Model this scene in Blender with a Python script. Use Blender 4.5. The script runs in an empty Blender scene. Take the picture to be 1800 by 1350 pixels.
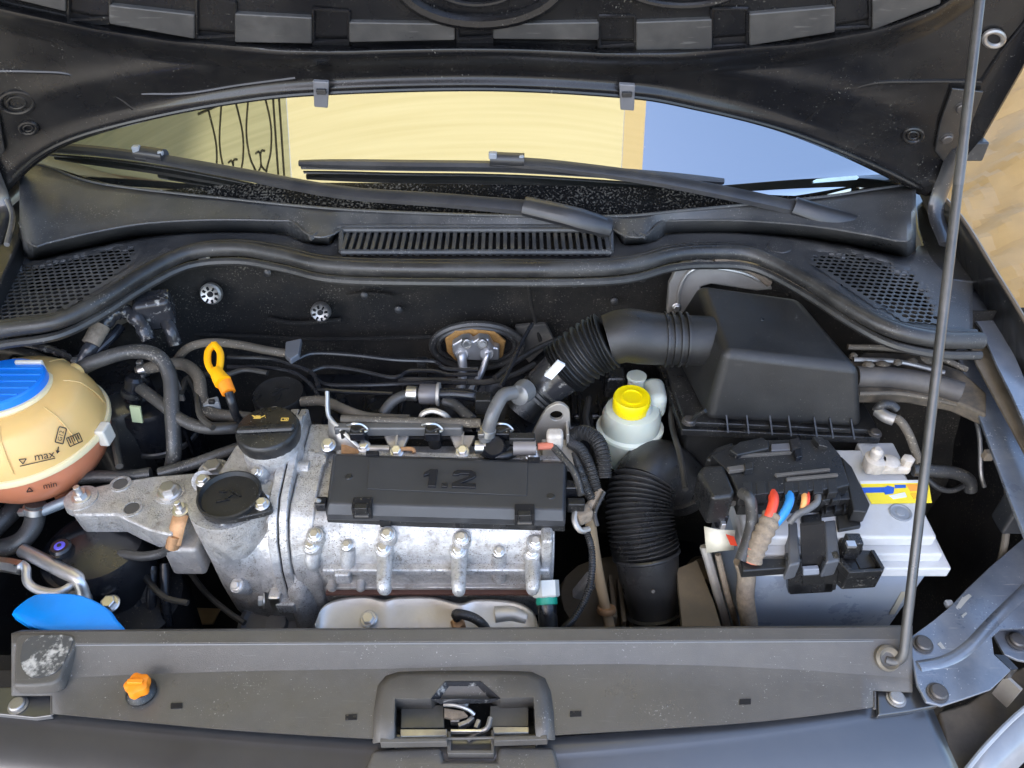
import bpy, bmesh, math, random
from mathutils import Vector, Matrix, noise
random.seed(7)
R = math.radians
SC = bpy.context.scene
COL = SC.collection

# ------------------------------------------------------------------ camera, sky, sun, exposure
FPX, CX, CY, PITCH = 1400.0, 900.0, 675.0, R(41)
CAM = Vector((0.055, 0.0, 1.546))
FW = Vector((0, math.cos(PITCH), -math.sin(PITCH)))
UPV = Vector((0, math.sin(PITCH), math.cos(PITCH)))
cd = bpy.data.cameras.new('camera'); cam = bpy.data.objects.new('camera', cd); COL.objects.link(cam)
cam.location = CAM; cam.rotation_euler = (R(90) - PITCH, 0, 0)
cd.sensor_fit = 'HORIZONTAL'; cd.sensor_width = 36.0; cd.lens = 36.0 * FPX / 1800.0
cd.clip_start = 0.02; cd.clip_end = 500.0
SC.camera = cam
W = bpy.data.worlds.new('World'); SC.world = W; W.use_nodes = True
nt = W.node_tree; bg = nt.nodes['Background']
sky = nt.nodes.new('ShaderNodeTexSky'); sky.sky_type = 'NISHITA'; sky.sun_disc = False
SUN_EL, SUN_AZ = R(50), R(215)      # azimuth measured clockwise from +Y
sky.sun_elevation = SUN_EL; sky.sun_rotation = SUN_AZ; sky.air_density = 1.0; sky.dust_density = 2.2; sky.ozone_density = 2.0
nt.links.new(sky.outputs[0], bg.inputs[0]); bg.inputs[1].default_value = 0.15
sd = bpy.data.lights.new('sun', 'SUN'); sun = bpy.data.objects.new('sun', sd); COL.objects.link(sun)
sd.energy = 2.6; sd.angle = R(4); sd.color = (1.0, 0.93, 0.82)
sdir = Vector((math.sin(SUN_AZ) * math.cos(SUN_EL), math.cos(SUN_AZ) * math.cos(SUN_EL), math.sin(SUN_EL)))
sun.rotation_euler = sdir.to_track_quat('Z', 'Y').to_euler()
sun.location = (0, 0, 6)
vs = SC.view_settings; vs.view_transform = 'Standard'; vs.look = 'None'; vs.gamma = 1.0; vs.exposure = 2.32; vs.use_curve_mapping = False
SC.cycles.max_bounces = 8; SC.cycles.diffuse_bounces = 4; SC.cycles.glossy_bounces = 4
SC.cycles.use_denoising = True

# ------------------------------------------------------------------ measuring: a pixel of the 1800x1350 photograph to a point on a real surface
def ray(u, v):
    return Vector(((u - CX) / FPX, 0, 0)) + FW - UPV * ((v - CY) / FPX)
def Z(u, v, z):
    d = ray(u, v); return CAM + d * ((z - CAM.z) / d.z)
def Y(u, v, y):
    d = ray(u, v); return CAM + d * ((y - CAM.y) / d.y)
def PL(u, v, p0, n):
    d = ray(u, v); return CAM + d * ((p0 - CAM).dot(n) / d.dot(n))
def SF(u, v, f, lo=0.3, hi=2.2):
    """where the line through a pixel meets the surface f(P)=0 (f>0 on the camera's side)"""
    d = ray(u, v)
    for _ in range(40):
        m = (lo + hi) / 2
        if f(CAM + d * m) > 0: lo = m
        else: hi = m
    return CAM + d * ((lo + hi) / 2)
def ipl(pts, u):
    if u <= pts[0][0]: return pts[0][1]
    for (a, b), (c, d) in zip(pts, pts[1:]):
        if u <= c: return b + (d - b) * (u - a) / (c - a)
    return pts[-1][1]
def sm(a, b, x):
    t = min(1, max(0, (x - a) / (b - a))); return t * t * (3 - 2 * t)
def catmull(pts, k=6):
    pts = [Vector(p) for p in pts]
    if len(pts) < 3: 
        return [pts[0].lerp(pts[-1], i / k) for i in range(k + 1)]
    out = []
    P = [pts[0] * 2 - pts[1]] + pts + [pts[-1] * 2 - pts[-2]]
    for i in range(1, len(P) - 2):
        a, b, c, d = P[i - 1:i + 3]
        for j in range(k):
            t = j / k
            out.append(0.5 * ((2 * b) + (c - a) * t + (2 * a - 5 * b + 4 * c - d) * t * t + (3 * b - a - 3 * c + d) * t ** 3))
    out.append(pts[-1]); return out
def curve2(pts, k=6):
    return [(p.x, p.y) for p in catmull([(a, b, 0) for a, b in pts], k)]

# ------------------------------------------------------------------ materials
MATS = {}
def mat(name, col, rough=0.5, metal=0.0, spec=0.5, coat=0.0, var=0.12, vscale=30, bump=0.0, bscale=300, dust=0.0, dcol=(0.30, 0.26, 0.20),
        dscale=14, emit=None, sss=0.0, trans=0.0, rvar=0.1, scratch=0.0, ior=1.5, d2=None, coatr=0.08, speck=None):
    if name in MATS: return MATS[name]
    m = bpy.data.materials.new(name); m.use_nodes = True; t = m.node_tree; N = t.nodes; L = t.links
    b = N['Principled BSDF']
    tc = N.new('ShaderNodeTexCoord'); co = tc.outputs['Object']
    n1 = N.new('ShaderNodeTexNoise'); n1.inputs['Scale'].default_value = vscale; n1.inputs['Detail'].default_value = 6; n1.inputs['Roughness'].default_value = 0.65
    L.new(co, n1.inputs['Vector'])
    mx = N.new('ShaderNodeMix'); mx.data_type = 'RGBA'
    lo = [max(0, c * (1 - var * 1.6)) for c in col]; hi = [min(1, c * (1 + var * 1.6)) for c in col]
    mx.inputs[6].default_value = (*lo, 1); mx.inputs[7].default_value = (*hi, 1)
    L.new(n1.outputs['Fac'], mx.inputs[0]); c = mx.outputs[2]
    rr = N.new('ShaderNodeMapRange'); rr.inputs[1].default_value = 0.3; rr.inputs[2].default_value = 0.7
    rr.inputs[3].default_value = max(0.02, rough - rvar); rr.inputs[4].default_value = min(1, rough + rvar)
    n2 = N.new('ShaderNodeTexNoise'); n2.inputs['Scale'].default_value = vscale * 0.45; n2.inputs['Detail'].default_value = 8; L.new(co, n2.inputs['Vector'])
    L.new(n2.outputs['Fac'], rr.inputs[0]); ro = rr.outputs[0]
    if d2:      # second colour in blotches: (colour, amount 0..1, scale)
        n5 = N.new('ShaderNodeTexNoise'); n5.inputs['Scale'].default_value = d2[2]; n5.inputs['Detail'].default_value = 7; n5.inputs['Roughness'].default_value = 0.7; L.new(co, n5.inputs['Vector'])
        r5 = N.new('ShaderNodeMapRange'); e0 = 0.72 - 0.4 * d2[1]; r5.inputs[1].default_value = e0; r5.inputs[2].default_value = e0 + 0.12; L.new(n5.outputs['Fac'], r5.inputs[0])
        m5 = N.new('ShaderNodeMix'); m5.data_type = 'RGBA'; m5.inputs[7].default_value = (*d2[0], 1); L.new(c, m5.inputs[6]); L.new(r5.outputs[0], m5.inputs[0]); c = m5.outputs[2]
    if dust > 0:    # grime: soft clouds plus fine specks
        n3 = N.new('ShaderNodeTexNoise'); n3.inputs['Scale'].default_value = dscale; n3.inputs['Detail'].default_value = 9; n3.inputs['Roughness'].default_value = 0.72; L.new(co, n3.inputs['Vector'])
        r3 = N.new('ShaderNodeMapRange'); r3.inputs[1].default_value = 0.42; r3.inputs[2].default_value = 0.75; r3.inputs[4].default_value = dust; L.new(n3.outputs['Fac'], r3.inputs[0])
        m3 = N.new('ShaderNodeMix'); m3.data_type = 'RGBA'; m3.inputs[7].default_value = (*dcol, 1); L.new(c, m3.inputs[6]); L.new(r3.outputs[0], m3.inputs[0]); c = m3.outputs[2]
        ad = N.new('ShaderNodeMath'); ad.operation = 'ADD'; ad.use_clamp = True; L.new(ro, ad.inputs[0]); L.new(r3.outputs[0], ad.inputs[1]); ro = ad.outputs[0]
    if scratch > 0:
        mp = N.new('ShaderNodeMapping'); mp.inputs['Rotation'].default_value = (0.3, 0.2, 0.6); mp.inputs['Scale'].default_value = (30, 420, 200); L.new(co, mp.inputs['Vector'])
        n4 = N.new('ShaderNodeTexNoise'); n4.inputs['Scale'].default_value = 1.0; n4.inputs['Detail'].default_value = 3; L.new(mp.outputs[0], n4.inputs['Vector'])
        r4 = N.new('ShaderNodeMapRange'); r4.inputs[1].default_value = 0.66; r4.inputs[2].default_value = 0.74; r4.inputs[4].default_value = scratch; L.new(n4.outputs['Fac'], r4.inputs[0])
        m4 = N.new('ShaderNodeMix'); m4.data_type = 'RGBA'; m4.inputs[7].default_value = (0.45, 0.43, 0.40, 1); L.new(c, m4.inputs[6]); L.new(r4.outputs[0], m4.inputs[0]); c = m4.outputs[2]
    if speck:       # fine grit: (colour, threshold, scale)
        n6 = N.new('ShaderNodeTexNoise'); n6.inputs['Scale'].default_value = speck[2]; n6.inputs['Detail'].default_value = 3; n6.inputs['Roughness'].default_value = 0.6; L.new(co, n6.inputs['Vector'])
        n7 = N.new('ShaderNodeTexNoise'); n7.inputs['Scale'].default_value = speck[2] * .05; n7.inputs['Detail'].default_value = 4; L.new(co, n7.inputs['Vector'])
        a7 = N.new('ShaderNodeMath'); a7.operation = 'MULTIPLY_ADD'; a7.inputs[1].default_value = .35; L.new(n7.outputs['Fac'], a7.inputs[0]); L.new(n6.outputs['Fac'], a7.inputs[2])
        r6 = N.new('ShaderNodeMapRange'); r6.inputs[1].default_value = speck[1] + .175; r6.inputs[2].default_value = speck[1] + .235; L.new(a7.outputs[0], r6.inputs[0])
        m6 = N.new('ShaderNodeMix'); m6.data_type = 'RGBA'; m6.inputs[7].default_value = (*speck[0], 1); L.new(c, m6.inputs[6]); L.new(r6.outputs[0], m6.inputs[0]); c = m6.outputs[2]
    L.new(c, b.inputs['Base Color']); L.new(ro, b.inputs['Roughness'])
    b.inputs['Metallic'].default_value = metal; b.inputs['Specular IOR Level'].default_value = spec; b.inputs['IOR'].default_value = ior
    b.inputs['Coat Weight'].default_value = coat; b.inputs['Coat Roughness'].default_value = coatr
    if sss: b.inputs['Subsurface Weight'].default_value = sss; b.inputs['Subsurface Radius'].default_value = (0.02, 0.012, 0.006); b.inputs['Subsurface Scale'].default_value = 1.0
    if trans: b.inputs['Transmission Weight'].default_value = trans
    if bump > 0:
        nb = N.new('ShaderNodeTexNoise'); nb.inputs['Scale'].default_value = bscale; nb.inputs['Detail'].default_value = 4; L.new(co, nb.inputs['Vector'])
        bp = N.new('ShaderNodeBump'); bp.inputs['Strength'].default_value = bump; bp.inputs['Distance'].default_value = 0.001; L.new(nb.outputs['Fac'], bp.inputs['Height']); L.new(bp.outputs[0], b.inputs['Normal'])
    MATS[name] = m; return m

PLASTIC = mat('black plastic', (0.012, 0.0122, 0.013), 0.30, bump=0.35, bscale=900, dust=0.10, dcol=(.15, .14, .12), dscale=24, speck=((.20, .19, .17), .66, 420))
SLAM = mat('greyed black plastic', (0.082, 0.075, 0.067), 0.36, bump=0.3, bscale=1100, dust=0.35, dcol=(.17, .155, .135), dscale=8, scratch=0.06, var=.12, d2=((.12, .115, .105), .12, 40), speck=((.26, .25, .23), .68, 420))
COWL = mat('weathered cowl plastic', (0.042, 0.043, 0.045), 0.33, bump=0.35, bscale=1000, dust=0.32, dcol=(.20, .185, .16), dscale=10, speck=((.24, .23, .21), .65, 420))
BOXPL = mat('satin box plastic', (0.014, 0.014, 0.0145), 0.36, bump=0.4, bscale=1300, dust=0.08, dcol=(.13, .12, .10), dscale=12, var=.10, scratch=.02, speck=((.14, .135, .12), .69, 420))
PAINT = mat('black car paint', (0.012, 0.0125, 0.014), 0.35, coat=0.7, bump=0.05, bscale=500, dust=0.10, dcol=(.20, .17, .13), coatr=.12, speck=((.22, .20, .17), .68, 350))
HOODP = mat('dull black hood inner paint', (0.007, 0.007, 0.008), 0.24, spec=.35, coat=0.15, bump=0.08, bscale=700, dust=0.08, dcol=(.20, .18, .15), dscale=7, coatr=.22, speck=((.12, .115, .10), .68, 330))
WINGP = mat('scuffed blue black paint', (0.085, 0.10, 0.13), 0.3, coat=0.8, dust=0.30, dcol=(.30, .30, .31), dscale=20, scratch=0.35, coatr=.2, speck=((.42, .42, .42), .68, 300))
RUBBER = mat('rubber', (0.020, 0.020, 0.021), 0.4, bump=0.2, bscale=500, dust=0.18, dcol=(.20, .18, .15), speck=((.18, .16, .13), .63, 380))
SEAL = mat('seal rubber', (0.022, 0.0215, 0.021), 0.36, bump=0.2, bscale=600, dust=0.22, dcol=(.20, .19, .17), speck=((.17, .16, .14), .66, 420))
HOSEG = mat('grey black hose rubber', (0.036, 0.035, 0.034), 0.36, bump=0.25, bscale=600, dust=0.20, dcol=(.25, .23, .20), speck=((.22, .20, .17), .63, 380))
HOSEB = mat('dusty brown hose rubber', (0.075, 0.064, 0.050), 0.6, bump=0.3, bscale=600, dust=0.4, dcol=(.26, .21, .15), speck=((.32, .27, .20), .62, 380))
FELT = mat('black felt', (0.014, 0.0135, 0.013), 0.9, spec=.2, bump=1.0, bscale=420, dust=0.45, dcol=(.075, .064, .05), dscale=7, speck=((.11, .10, .08), .64, 350))
DARK = mat('dusty near black', (0.008, 0.008, 0.0095), 0.6, spec=.3, dust=0.25, dcol=(.05, .042, .033), dscale=12, speck=((.09, .075, .055), .64, 300))  # also fills slots and openings where only shade would show
GLOSSK = mat('gloss black', (0.008, 0.009, 0.012), 0.22, dust=0.15, dcol=(.10, .09, .08))
ALU = mat('cast aluminium', (0.56, 0.55, 0.54), 0.47, metal=0.75, bump=0.9, bscale=520, var=.25, vscale=90, dust=0.55, dcol=(.25, .20, .14), dscale=48, d2=((.27, .25, .225), .36, 60), speck=((.20, .18, .15), .60, 520))
WINGP.node_tree.nodes['Principled BSDF'].inputs['Coat IOR'].default_value = 2.1
ALUD = mat('dirty cast aluminium', (0.50, 0.48, 0.46), 0.5, metal=0.8, bump=0.6, bscale=380, var=.2, vscale=22, dust=0.6, dcol=(.30, .25, .19), dscale=30)
SHIELD = mat('heat shield aluminium', (0.62, 0.60, 0.56), 0.42, metal=0.85, bump=0.25, bscale=160, var=.08, dust=.25, dcol=(.55, .50, .42))
STEEL = mat('zinc steel', (0.66, 0.65, 0.63), 0.33, metal=1.0, var=.12, vscale=120, dust=.2, dcol=(.35, .30, .24))
STEELD = mat('dull steel', (0.36, 0.35, 0.34), 0.42, metal=.9, var=.2, vscale=90, dust=.35, dcol=(.28, .22, .16))
PIPE = mat('aluminium pipe', (0.66, 0.66, 0.67), 0.36, metal=.9, var=.1, dust=.3, dcol=(.45, .42, .36), bump=.15, bscale=300)
BRACK = mat('galvanised bracket steel', (0.46, 0.43, 0.39), 0.45, metal=.75, var=.1, dust=.45, dcol=(.40, .34, .27))
RUST = mat('rusty copper', (0.55, 0.32, 0.17), 0.45, metal=.7, var=.3, vscale=150, dust=.5, dcol=(.35, .20, .10))
BLUE = mat('blue plastic', (0.005, 0.20, 0.80), 0.38, var=.05, bump=.1)
SKYB = mat('bright blue plastic', (0.0, 0.25, 0.80), 0.36, var=.08, dust=.08, bump=.15)
YELLOW = mat('yellow plastic', (0.86, 0.66, 0.0), 0.4, var=.06)
ORANGE = mat('orange plastic', (0.95, 0.26, 0.01), 0.42, var=.06)
AMBER = mat('amber plastic', (0.98, 0.44, 0.0), 0.4, var=.05)
TANKC = mat('yellowed tank plastic', (0.74, 0.47, 0.17), 0.36, var=.07, vscale=9, sss=.25, coat=.15, dust=.12, dcol=(.55, .36, .18))
TANKR = mat('coolant tinted plastic', (0.62, 0.22, 0.11), 0.36, var=.08, vscale=9, sss=.25, coat=.15)
TANKL = mat('tank seam plastic', (0.86, 0.70, 0.42), 0.4, var=.05, sss=.2)
PSTANK = mat('milky green plastic', (0.50, 0.53, 0.46), 0.38, var=.08, vscale=14, sss=.3, dust=.12, dcol=(.5, .5, .4))
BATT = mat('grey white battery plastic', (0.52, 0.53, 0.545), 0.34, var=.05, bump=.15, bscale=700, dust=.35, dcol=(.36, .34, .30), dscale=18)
BATTS = mat('sky tinted battery case plastic', (0.28, 0.33, 0.41), 0.28, var=.06, bump=.1, bscale=700, dust=.25, dcol=(.40, .38, .34))  # blue of the reflected sky is mixed into this grey
LEAD = mat('oxidised lead', (0.55, 0.50, 0.44), 0.6, metal=.3, var=.3, vscale=90, dust=.5, dcol=(.60, .52, .42), bump=.6, bscale=200)
INKK = mat('black ink', (0.02, 0.018, 0.015), 0.6, var=.05)
INKY = mat('yellow ink', (0.80, 0.52, 0.10), 0.5, var=.05)
LBY = mat('label yellow', (0.90, 0.72, 0.03), 0.4, var=.08); LBB = mat('label blue', (0.01, 0.10, 0.55), 0.4, var=.1); LBW = mat('label white', (0.75, 0.77, 0.80), 0.4, var=.05); LBO = mat('label orange', (0.90, 0.36, 0.06), 0.4, var=.1)
CRED = mat('red cable', (0.75, 0.07, 0.03), 0.4, var=.05); CBLU = mat('blue cable', (0.03, 0.25, 0.62), 0.4, var=.05); CORA = mat('orange cable', (0.85, 0.40, 0.12), 0.45)
GREEN = mat('green plastic', (0.01, 0.30, 0.20), 0.4); CREAM = mat('cream plastic', (0.66, 0.62, 0.50), 0.5, dust=.2)
TAPE = mat('grimy cloth tape', (0.21, 0.165, 0.12), 0.85, var=.4, vscale=160, bump=1.0, bscale=500, dust=.3, dcol=(.36, .30, .22))
FOAM = mat('brown foam', (0.32, 0.17, 0.05), 0.9, var=.4, vscale=120, bump=1, bscale=300)
FOIL = mat('scuffed glossy tape', (0.03, 0.03, 0.033), 0.2, var=.3, d2=((.42, .40, .36), .38, 60), bump=1.0, bscale=70)
KRAFT = mat('kraft paper', (0.34, 0.235, 0.11), 0.6, var=.22, vscale=5, bump=.3, bscale=200, d2=((.27, .18, .08), .3, 4))
BROWNB = mat('brown card', (0.30, 0.21, 0.11), 0.8, var=.2)

# ------------------------------------------------------------------ mesh building
class MB:
    def __init__(s): s.v = []; s.f = []
    def add(s, vs, fs):
        o = len(s.v); s.v += [Vector(p) for p in vs]; s.f += [tuple(i + o for i in f) for f in fs]; return s
    def loft(s, rings, cap0=True, cap1=True, closed=True):
        n = len(rings[0]); vs = [p for r in rings for p in r]; fs = []
        for i in range(len(rings) - 1):
            for j in range(n if closed else n - 1):
                k = (j + 1) % n
                fs.append((i * n + j, i * n + k, (i + 1) * n + k, (i + 1) * n + j))
        if cap0: fs.append(tuple(range(n - 1, -1, -1)))
        if cap1: fs.append(tuple((len(rings) - 1) * n + j for j in range(n)))
        return s.add(vs, fs)
    def prism(s, pts, vec):
        vec = Vector(vec); pts = [Vector(p) for p in pts]
        return s.loft([pts, [p + vec for p in pts]])
    def box(s, c, d, M=None):
        c = Vector(c); h = [x / 2 for x in d]; M = M or Matrix.Identity(3)
        q = [c + M @ Vector((sx * h[0], sy * h[1], sz * h[2])) for sz in (-1, 1) for sx, sy in ((-1, -1), (1, -1), (1, 1), (-1, 1))]
        return s.loft([q[:4], q[4:]])
    def tube(s, pts, r, n=12, k=6, caps=True, smooth=True, flat=None):
        P = catmull(pts, k) if smooth else [Vector(p) for p in pts]
        m = len(P); T = [(P[min(i + 1, m - 1)] - P[max(i - 1, 0)]).normalized() for i in range(m)]
        a = T[0].orthogonal().normalized() if flat is None else (Vector(flat[0]) - T[0] * T[0].dot(Vector(flat[0]))).normalized(); rings = []
        for i in range(m):
            a = (a - T[i] * a.dot(T[i])).normalized(); b = T[i].cross(a)
            rad = r(i / (m - 1)) if callable(r) else r
            fy = flat[1] if flat else 1
            rings.append([P[i] + a * math.cos(2 * math.pi * j / n) * rad + b * math.sin(2 * math.pi * j / n) * rad * fy for j in range(n)])
        return s.loft(rings, caps, caps)
    def lathe(s, prof, o, ax=(0, 0, 1), n=28, mod=None, x=None):
        o = Vector(o); ax = Vector(ax).normalized()
        a = Vector(x).normalized() if x else ax.orthogonal().normalized()
        a = (a - ax * a.dot(ax)).normalized(); b = ax.cross(a); rings = []
        for r, h in prof:
            rings.append([o + ax * h + (a * math.cos(t) + b * math.sin(t)) * (r * (mod(t, h) if mod else 1)) for t in [2 * math.pi * j / n for j in range(n)]])
        return s.loft(rings)
    def grid(s, rows, skip=None):
        n = len(rows[0]); vs = [p for r in rows for p in r]; fs = []
        for i in range(len(rows) - 1):
            for j in range(n - 1):
                if skip and skip(i, j): continue
                fs.append((i * n + j, i * n + j + 1, (i + 1) * n + j + 1, (i + 1) * n + j))
        return s.add(vs, fs)
    def mesh(s, name, m, ang=38):
        me = bpy.data.meshes.new(name); me.from_pydata(s.v, [], s.f); me.update()
        bm = bmesh.new(); bm.from_mesh(me); bmesh.ops.remove_doubles(bm, verts=bm.verts, dist=1e-6)
        bmesh.ops.recalc_face_normals(bm, faces=bm.faces)
        loose = [v for v in bm.verts if not v.link_faces]
        if loose: bmesh.ops.delete(bm, geom=loose, context='VERTS')
        bm.to_mesh(me); bm.free()
        me.materials.append(m); me.shade_smooth(); me.set_sharp_from_angle(angle=R(ang)); return me
def mb(): return MB()
def link(o): COL.objects.link(o); return o
THINGS = []
class Thing:
    def __init__(s, name, label, cat, group=None, kind=None):
        s.o = link(bpy.data.objects.new(name, None)); s.o['label'] = label; s.o['category'] = cat; s.o.empty_display_size = .02
        if group: s.o['group'] = group
        if kind: s.o['kind'] = kind
        s.kids = []; THINGS.append(s)
    def part(s, name, m, material, bevel=0, seg=2, solid=0, sub=None, label=None, ang=38, off=-1, stuff=False, subsurf=0):
        o = obj(name, m, material, bevel, seg, solid, ang, off, subsurf)
        if sub is None: o.parent = s.o; s.kids.append(o)
        else: o.parent = sub
        if label: o['label'] = label
        if stuff: o['kind'] = 'stuff'
        return o
    def inst(s, name, me, loc, axis=(0, 0, 1), sc=1.0, spin=0, label=None):
        o = link(bpy.data.objects.new(name, me)); q = Vector(axis).to_track_quat('Z', 'Y')
        o.matrix_world = Matrix.Translation(Vector(loc)) @ q.to_matrix().to_4x4() @ Matrix.Rotation(spin, 4, 'Z') @ Matrix.Diagonal((sc, sc, sc, 1))
        o.parent = s.o; s.kids.append(o)
        if label: o['label'] = label
        return o
def obj(name, m, material, bevel=0, seg=2, solid=0, ang=38, off=-1, subsurf=0):
    me = m.mesh(name, material, ang) if isinstance(m, MB) else m
    o = link(bpy.data.objects.new(name, me))
    if subsurf: d = o.modifiers.new('s', 'SUBSURF'); d.levels = subsurf; d.render_levels = subsurf
    if solid: d = o.modifiers.new('t', 'SOLIDIFY'); d.thickness = solid; d.offset = off
    if bevel: d = o.modifiers.new('b', 'BEVEL'); d.width = bevel; d.segments = seg; d.limit_method = 'ANGLE'; d.angle_limit = R(35); d.harden_normals = True
    return o
def solo(name, m, material, label=None, cat=None, group=None, kind=None, **kw):
    o = obj(name, m, material, **kw); me = o.data
    xs = [v.co for v in me.vertices]
    c = Vector(((min(p.x for p in xs) + max(p.x for p in xs)) / 2, (min(p.y for p in xs) + max(p.y for p in xs)) / 2, min(p.z for p in xs)))
    me.transform(Matrix.Translation(-c)); o.location = c
    if label: o['label'] = label
    if cat: o['category'] = cat
    if group: o['group'] = group
    if kind: o['kind'] = kind
    return o
def finish():
    for t in THINGS:
        pts = []
        for k in t.kids:
            M = k.matrix_basis
            pts += [M @ Vector(c) for c in k.bound_box]
        c = Vector(((min(p.x for p in pts) + max(p.x for p in pts)) / 2, (min(p.y for p in pts) + max(p.y for p in pts)) / 2, min(p.z for p in pts)))
        t.o.location = c
        for k in t.kids: k.location = k.location - c
# shared fasteners, unit radius
def _hex(flange=True):
    m = mb()
    if flange: m.lathe([(1.0, 0), (1.0, .12), (.86, .22)], (0, 0, 0), n=20)
    a = [Vector((.72 * math.cos(i * math.pi / 3), .72 * math.sin(i * math.pi / 3), .2)) for i in range(6)]
    m.loft([a, [p + Vector((0, 0, .55)) for p in a], [p * .82 + Vector((0, 0, .66)) for p in a]])
    return m
def _torx():
    m = mb(); m.lathe([(1.25, 0), (1.25, .10), (1.0, .14), (1.0, .5), (.82, .66), (.55, .68)], (0, 0, 0), n=22)
    st = [Vector(((.5 if i % 2 else .34) * math.cos(i * math.pi / 6), (.5 if i % 2 else .34) * math.sin(i * math.pi / 6), .69)) for i in range(12)]
    m.loft([st, [p + Vector((0, 0, -.25)) for p in st]], cap0=False)
    return m
def _stud():
    m = mb(); m.lathe([(1.0, 0), (1.0, .15), (.8, .2)], (0, 0, 0), n=18)
    a = [Vector((.7 * math.cos(i * math.pi / 3), .7 * math.sin(i * math.pi / 3), .2)) for i in range(6)]
    m.loft([a, [p + Vector((0, 0, .6)) for p in a]]); m.lathe([(.36, .8), (.36, 1.6), (.3, 1.65)], (0, 0, 0), n=12); return m
HEX = _hex().mesh('bolt', STEEL, 30); TORX = _torx().mesh('screw', STEELD, 30); STUD = _stud().mesh('stud', STEEL, 30)
TORXB = _torx().mesh('screw', mat('aged screw', (.09, .085, .085), .4, metal=.7, dust=.3), 30)
def text2(s, size=1.0, ex=0.0, sx=1.0, bevel=0):
    """lettering as flat faces in its own x/y plane"""
    cu = bpy.data.curves.new('lettering', 'FONT'); cu.body = s; cu.size = size; cu.extrude = ex; cu.align_x = 'CENTER'; cu.align_y = 'CENTER'; cu.resolution_u = 3
    o = link(bpy.data.objects.new('lettering', cu)); bpy.context.view_layer.update()
    me = bpy.data.meshes.new_from_object(o.evaluated_get(bpy.context.evaluated_depsgraph_get()))
    v = [Vector((p.co.x * sx, p.co.y, p.co.z)) for p in me.vertices]; f = [tuple(p.vertices) for p in me.polygons]
    bpy.data.objects.remove(o); bpy.data.curves.remove(cu); bpy.data.meshes.remove(me)
    return v, f
def rrect(cx, cy, w, h, r, n=4):
    out = []
    for qx, qy, a0 in ((1, 1, 0), (-1, 1, 90), (-1, -1, 180), (1, -1, 270)):
        for i in range(n + 1):
            a = R(a0 + 90 * i / n); out.append((cx + qx * (w / 2 - r) + r * math.cos(a), cy + qy * (h / 2 - r) + r * math.sin(a)))
    return out
def inside(p, poly):
    x, y = p; c = False
    for (x1, y1), (x2, y2) in zip(poly, poly[1:] + poly[:1]):
        if (y1 > y) != (y2 > y) and x < (x2 - x1) * (y - y1) / (y2 - y1) + x1: c = not c
    return c
# ================================================================== the setting
def ground():
    m = mb(); n = 24
    m.grid([[(-60 + 120 * j / n, -60 + 120 * i / n, 0) for j in range(n + 1)] for i in range(n + 1)])
    o = solo('ground', m, mat('concrete yard', (0.22, 0.20, 0.17), 0.85, var=.15, vscale=1.5, bump=.4, bscale=60), kind='structure')
ground()
def building():
    t = Thing('yellow_canopy', 'pale yellow canopy and wall mirrored in the windshield', 'canopy')
    STU = mat('yellow stucco', (0.84, 0.70, 0.34), 0.85, var=.06, vscale=2, bump=.4, bscale=40)
    def sheet(name, c1, c2):
        M = bpy.data.materials.new(name); M.use_nodes = True; N = M.node_tree.nodes; L = M.node_tree.links
        tc = N.new('ShaderNodeTexCoord'); mp = N.new('ShaderNodeMapping'); mp.inputs['Scale'].default_value = (.25, 14, 1); L.new(tc.outputs['Object'], mp.inputs[0])
        nz = N.new('ShaderNodeTexNoise'); nz.inputs['Scale'].default_value = 3; nz.inputs['Detail'].default_value = 5; L.new(mp.outputs[0], nz.inputs[0])
        mx = N.new('ShaderNodeMix'); mx.data_type = 'RGBA'; mx.inputs[6].default_value = (*c1, 1); mx.inputs[7].default_value = (*c2, 1); L.new(nz.outputs[0], mx.inputs[0])
        tr = N.new('ShaderNodeBsdfTranslucent'); df = N.new('ShaderNodeBsdfDiffuse'); ms = N.new('ShaderNodeMixShader'); ms.inputs[0].default_value = .45
        L.new(mx.outputs[2], tr.inputs[0]); L.new(mx.outputs[2], df.inputs[0]); L.new(tr.outputs[0], ms.inputs[1]); L.new(df.outputs[0], ms.inputs[2]); L.new(ms.outputs[0], N['Material Output'].inputs['Surface']); return M
    CAN = sheet('yellow canopy sheet', (.56, .49, .24), (.74, .68, .40))
    def quad(name, x0, x1, M): t.part(name, mb().add([(x0, .85, 4.06), (x1, .85, 4.06), (x1, 5, 4.06), (x0, 5, 4.06)], [(0, 1, 2, 3)]), M)
    quad('overhang', -1.62, 1.0, CAN)
    quad('edge_band', 1.003, 1.17, sheet('ochre sheet', (.54, .43, .20), (.62, .50, .26)))
    quad('green_panel', -5, -1.623, sheet('grey green sheet', (.28, .27, .14), (.48, .46, .26)))
    t.part('shade_overhang', mb().prism([(-5, -2.6, 4.06), (-.15, -2.6, 4.06), (.15, -.5, 4.06), (.92, .84, 4.06), (-5, .84, 4.06)], (0, 0, .06)), mat('brown shade soffit', (.30, .24, .17), .8, var=.2, vscale=4))  # unseen slab added to shade the bay and paper and brown the bumper's reflection
    t.part('wall', mb().box((-1.6, 5.2, 4.0), (5.3, .4, 8.0)), STU, bevel=.01)
    t.part('side_wall', mb().box((-4.35, 2.2, 4.0), (.3, 6.0, 8.0)), mat('grey green stucco', (.38, .38, .28), .85, var=.1), bevel=.01)
building()
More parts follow.
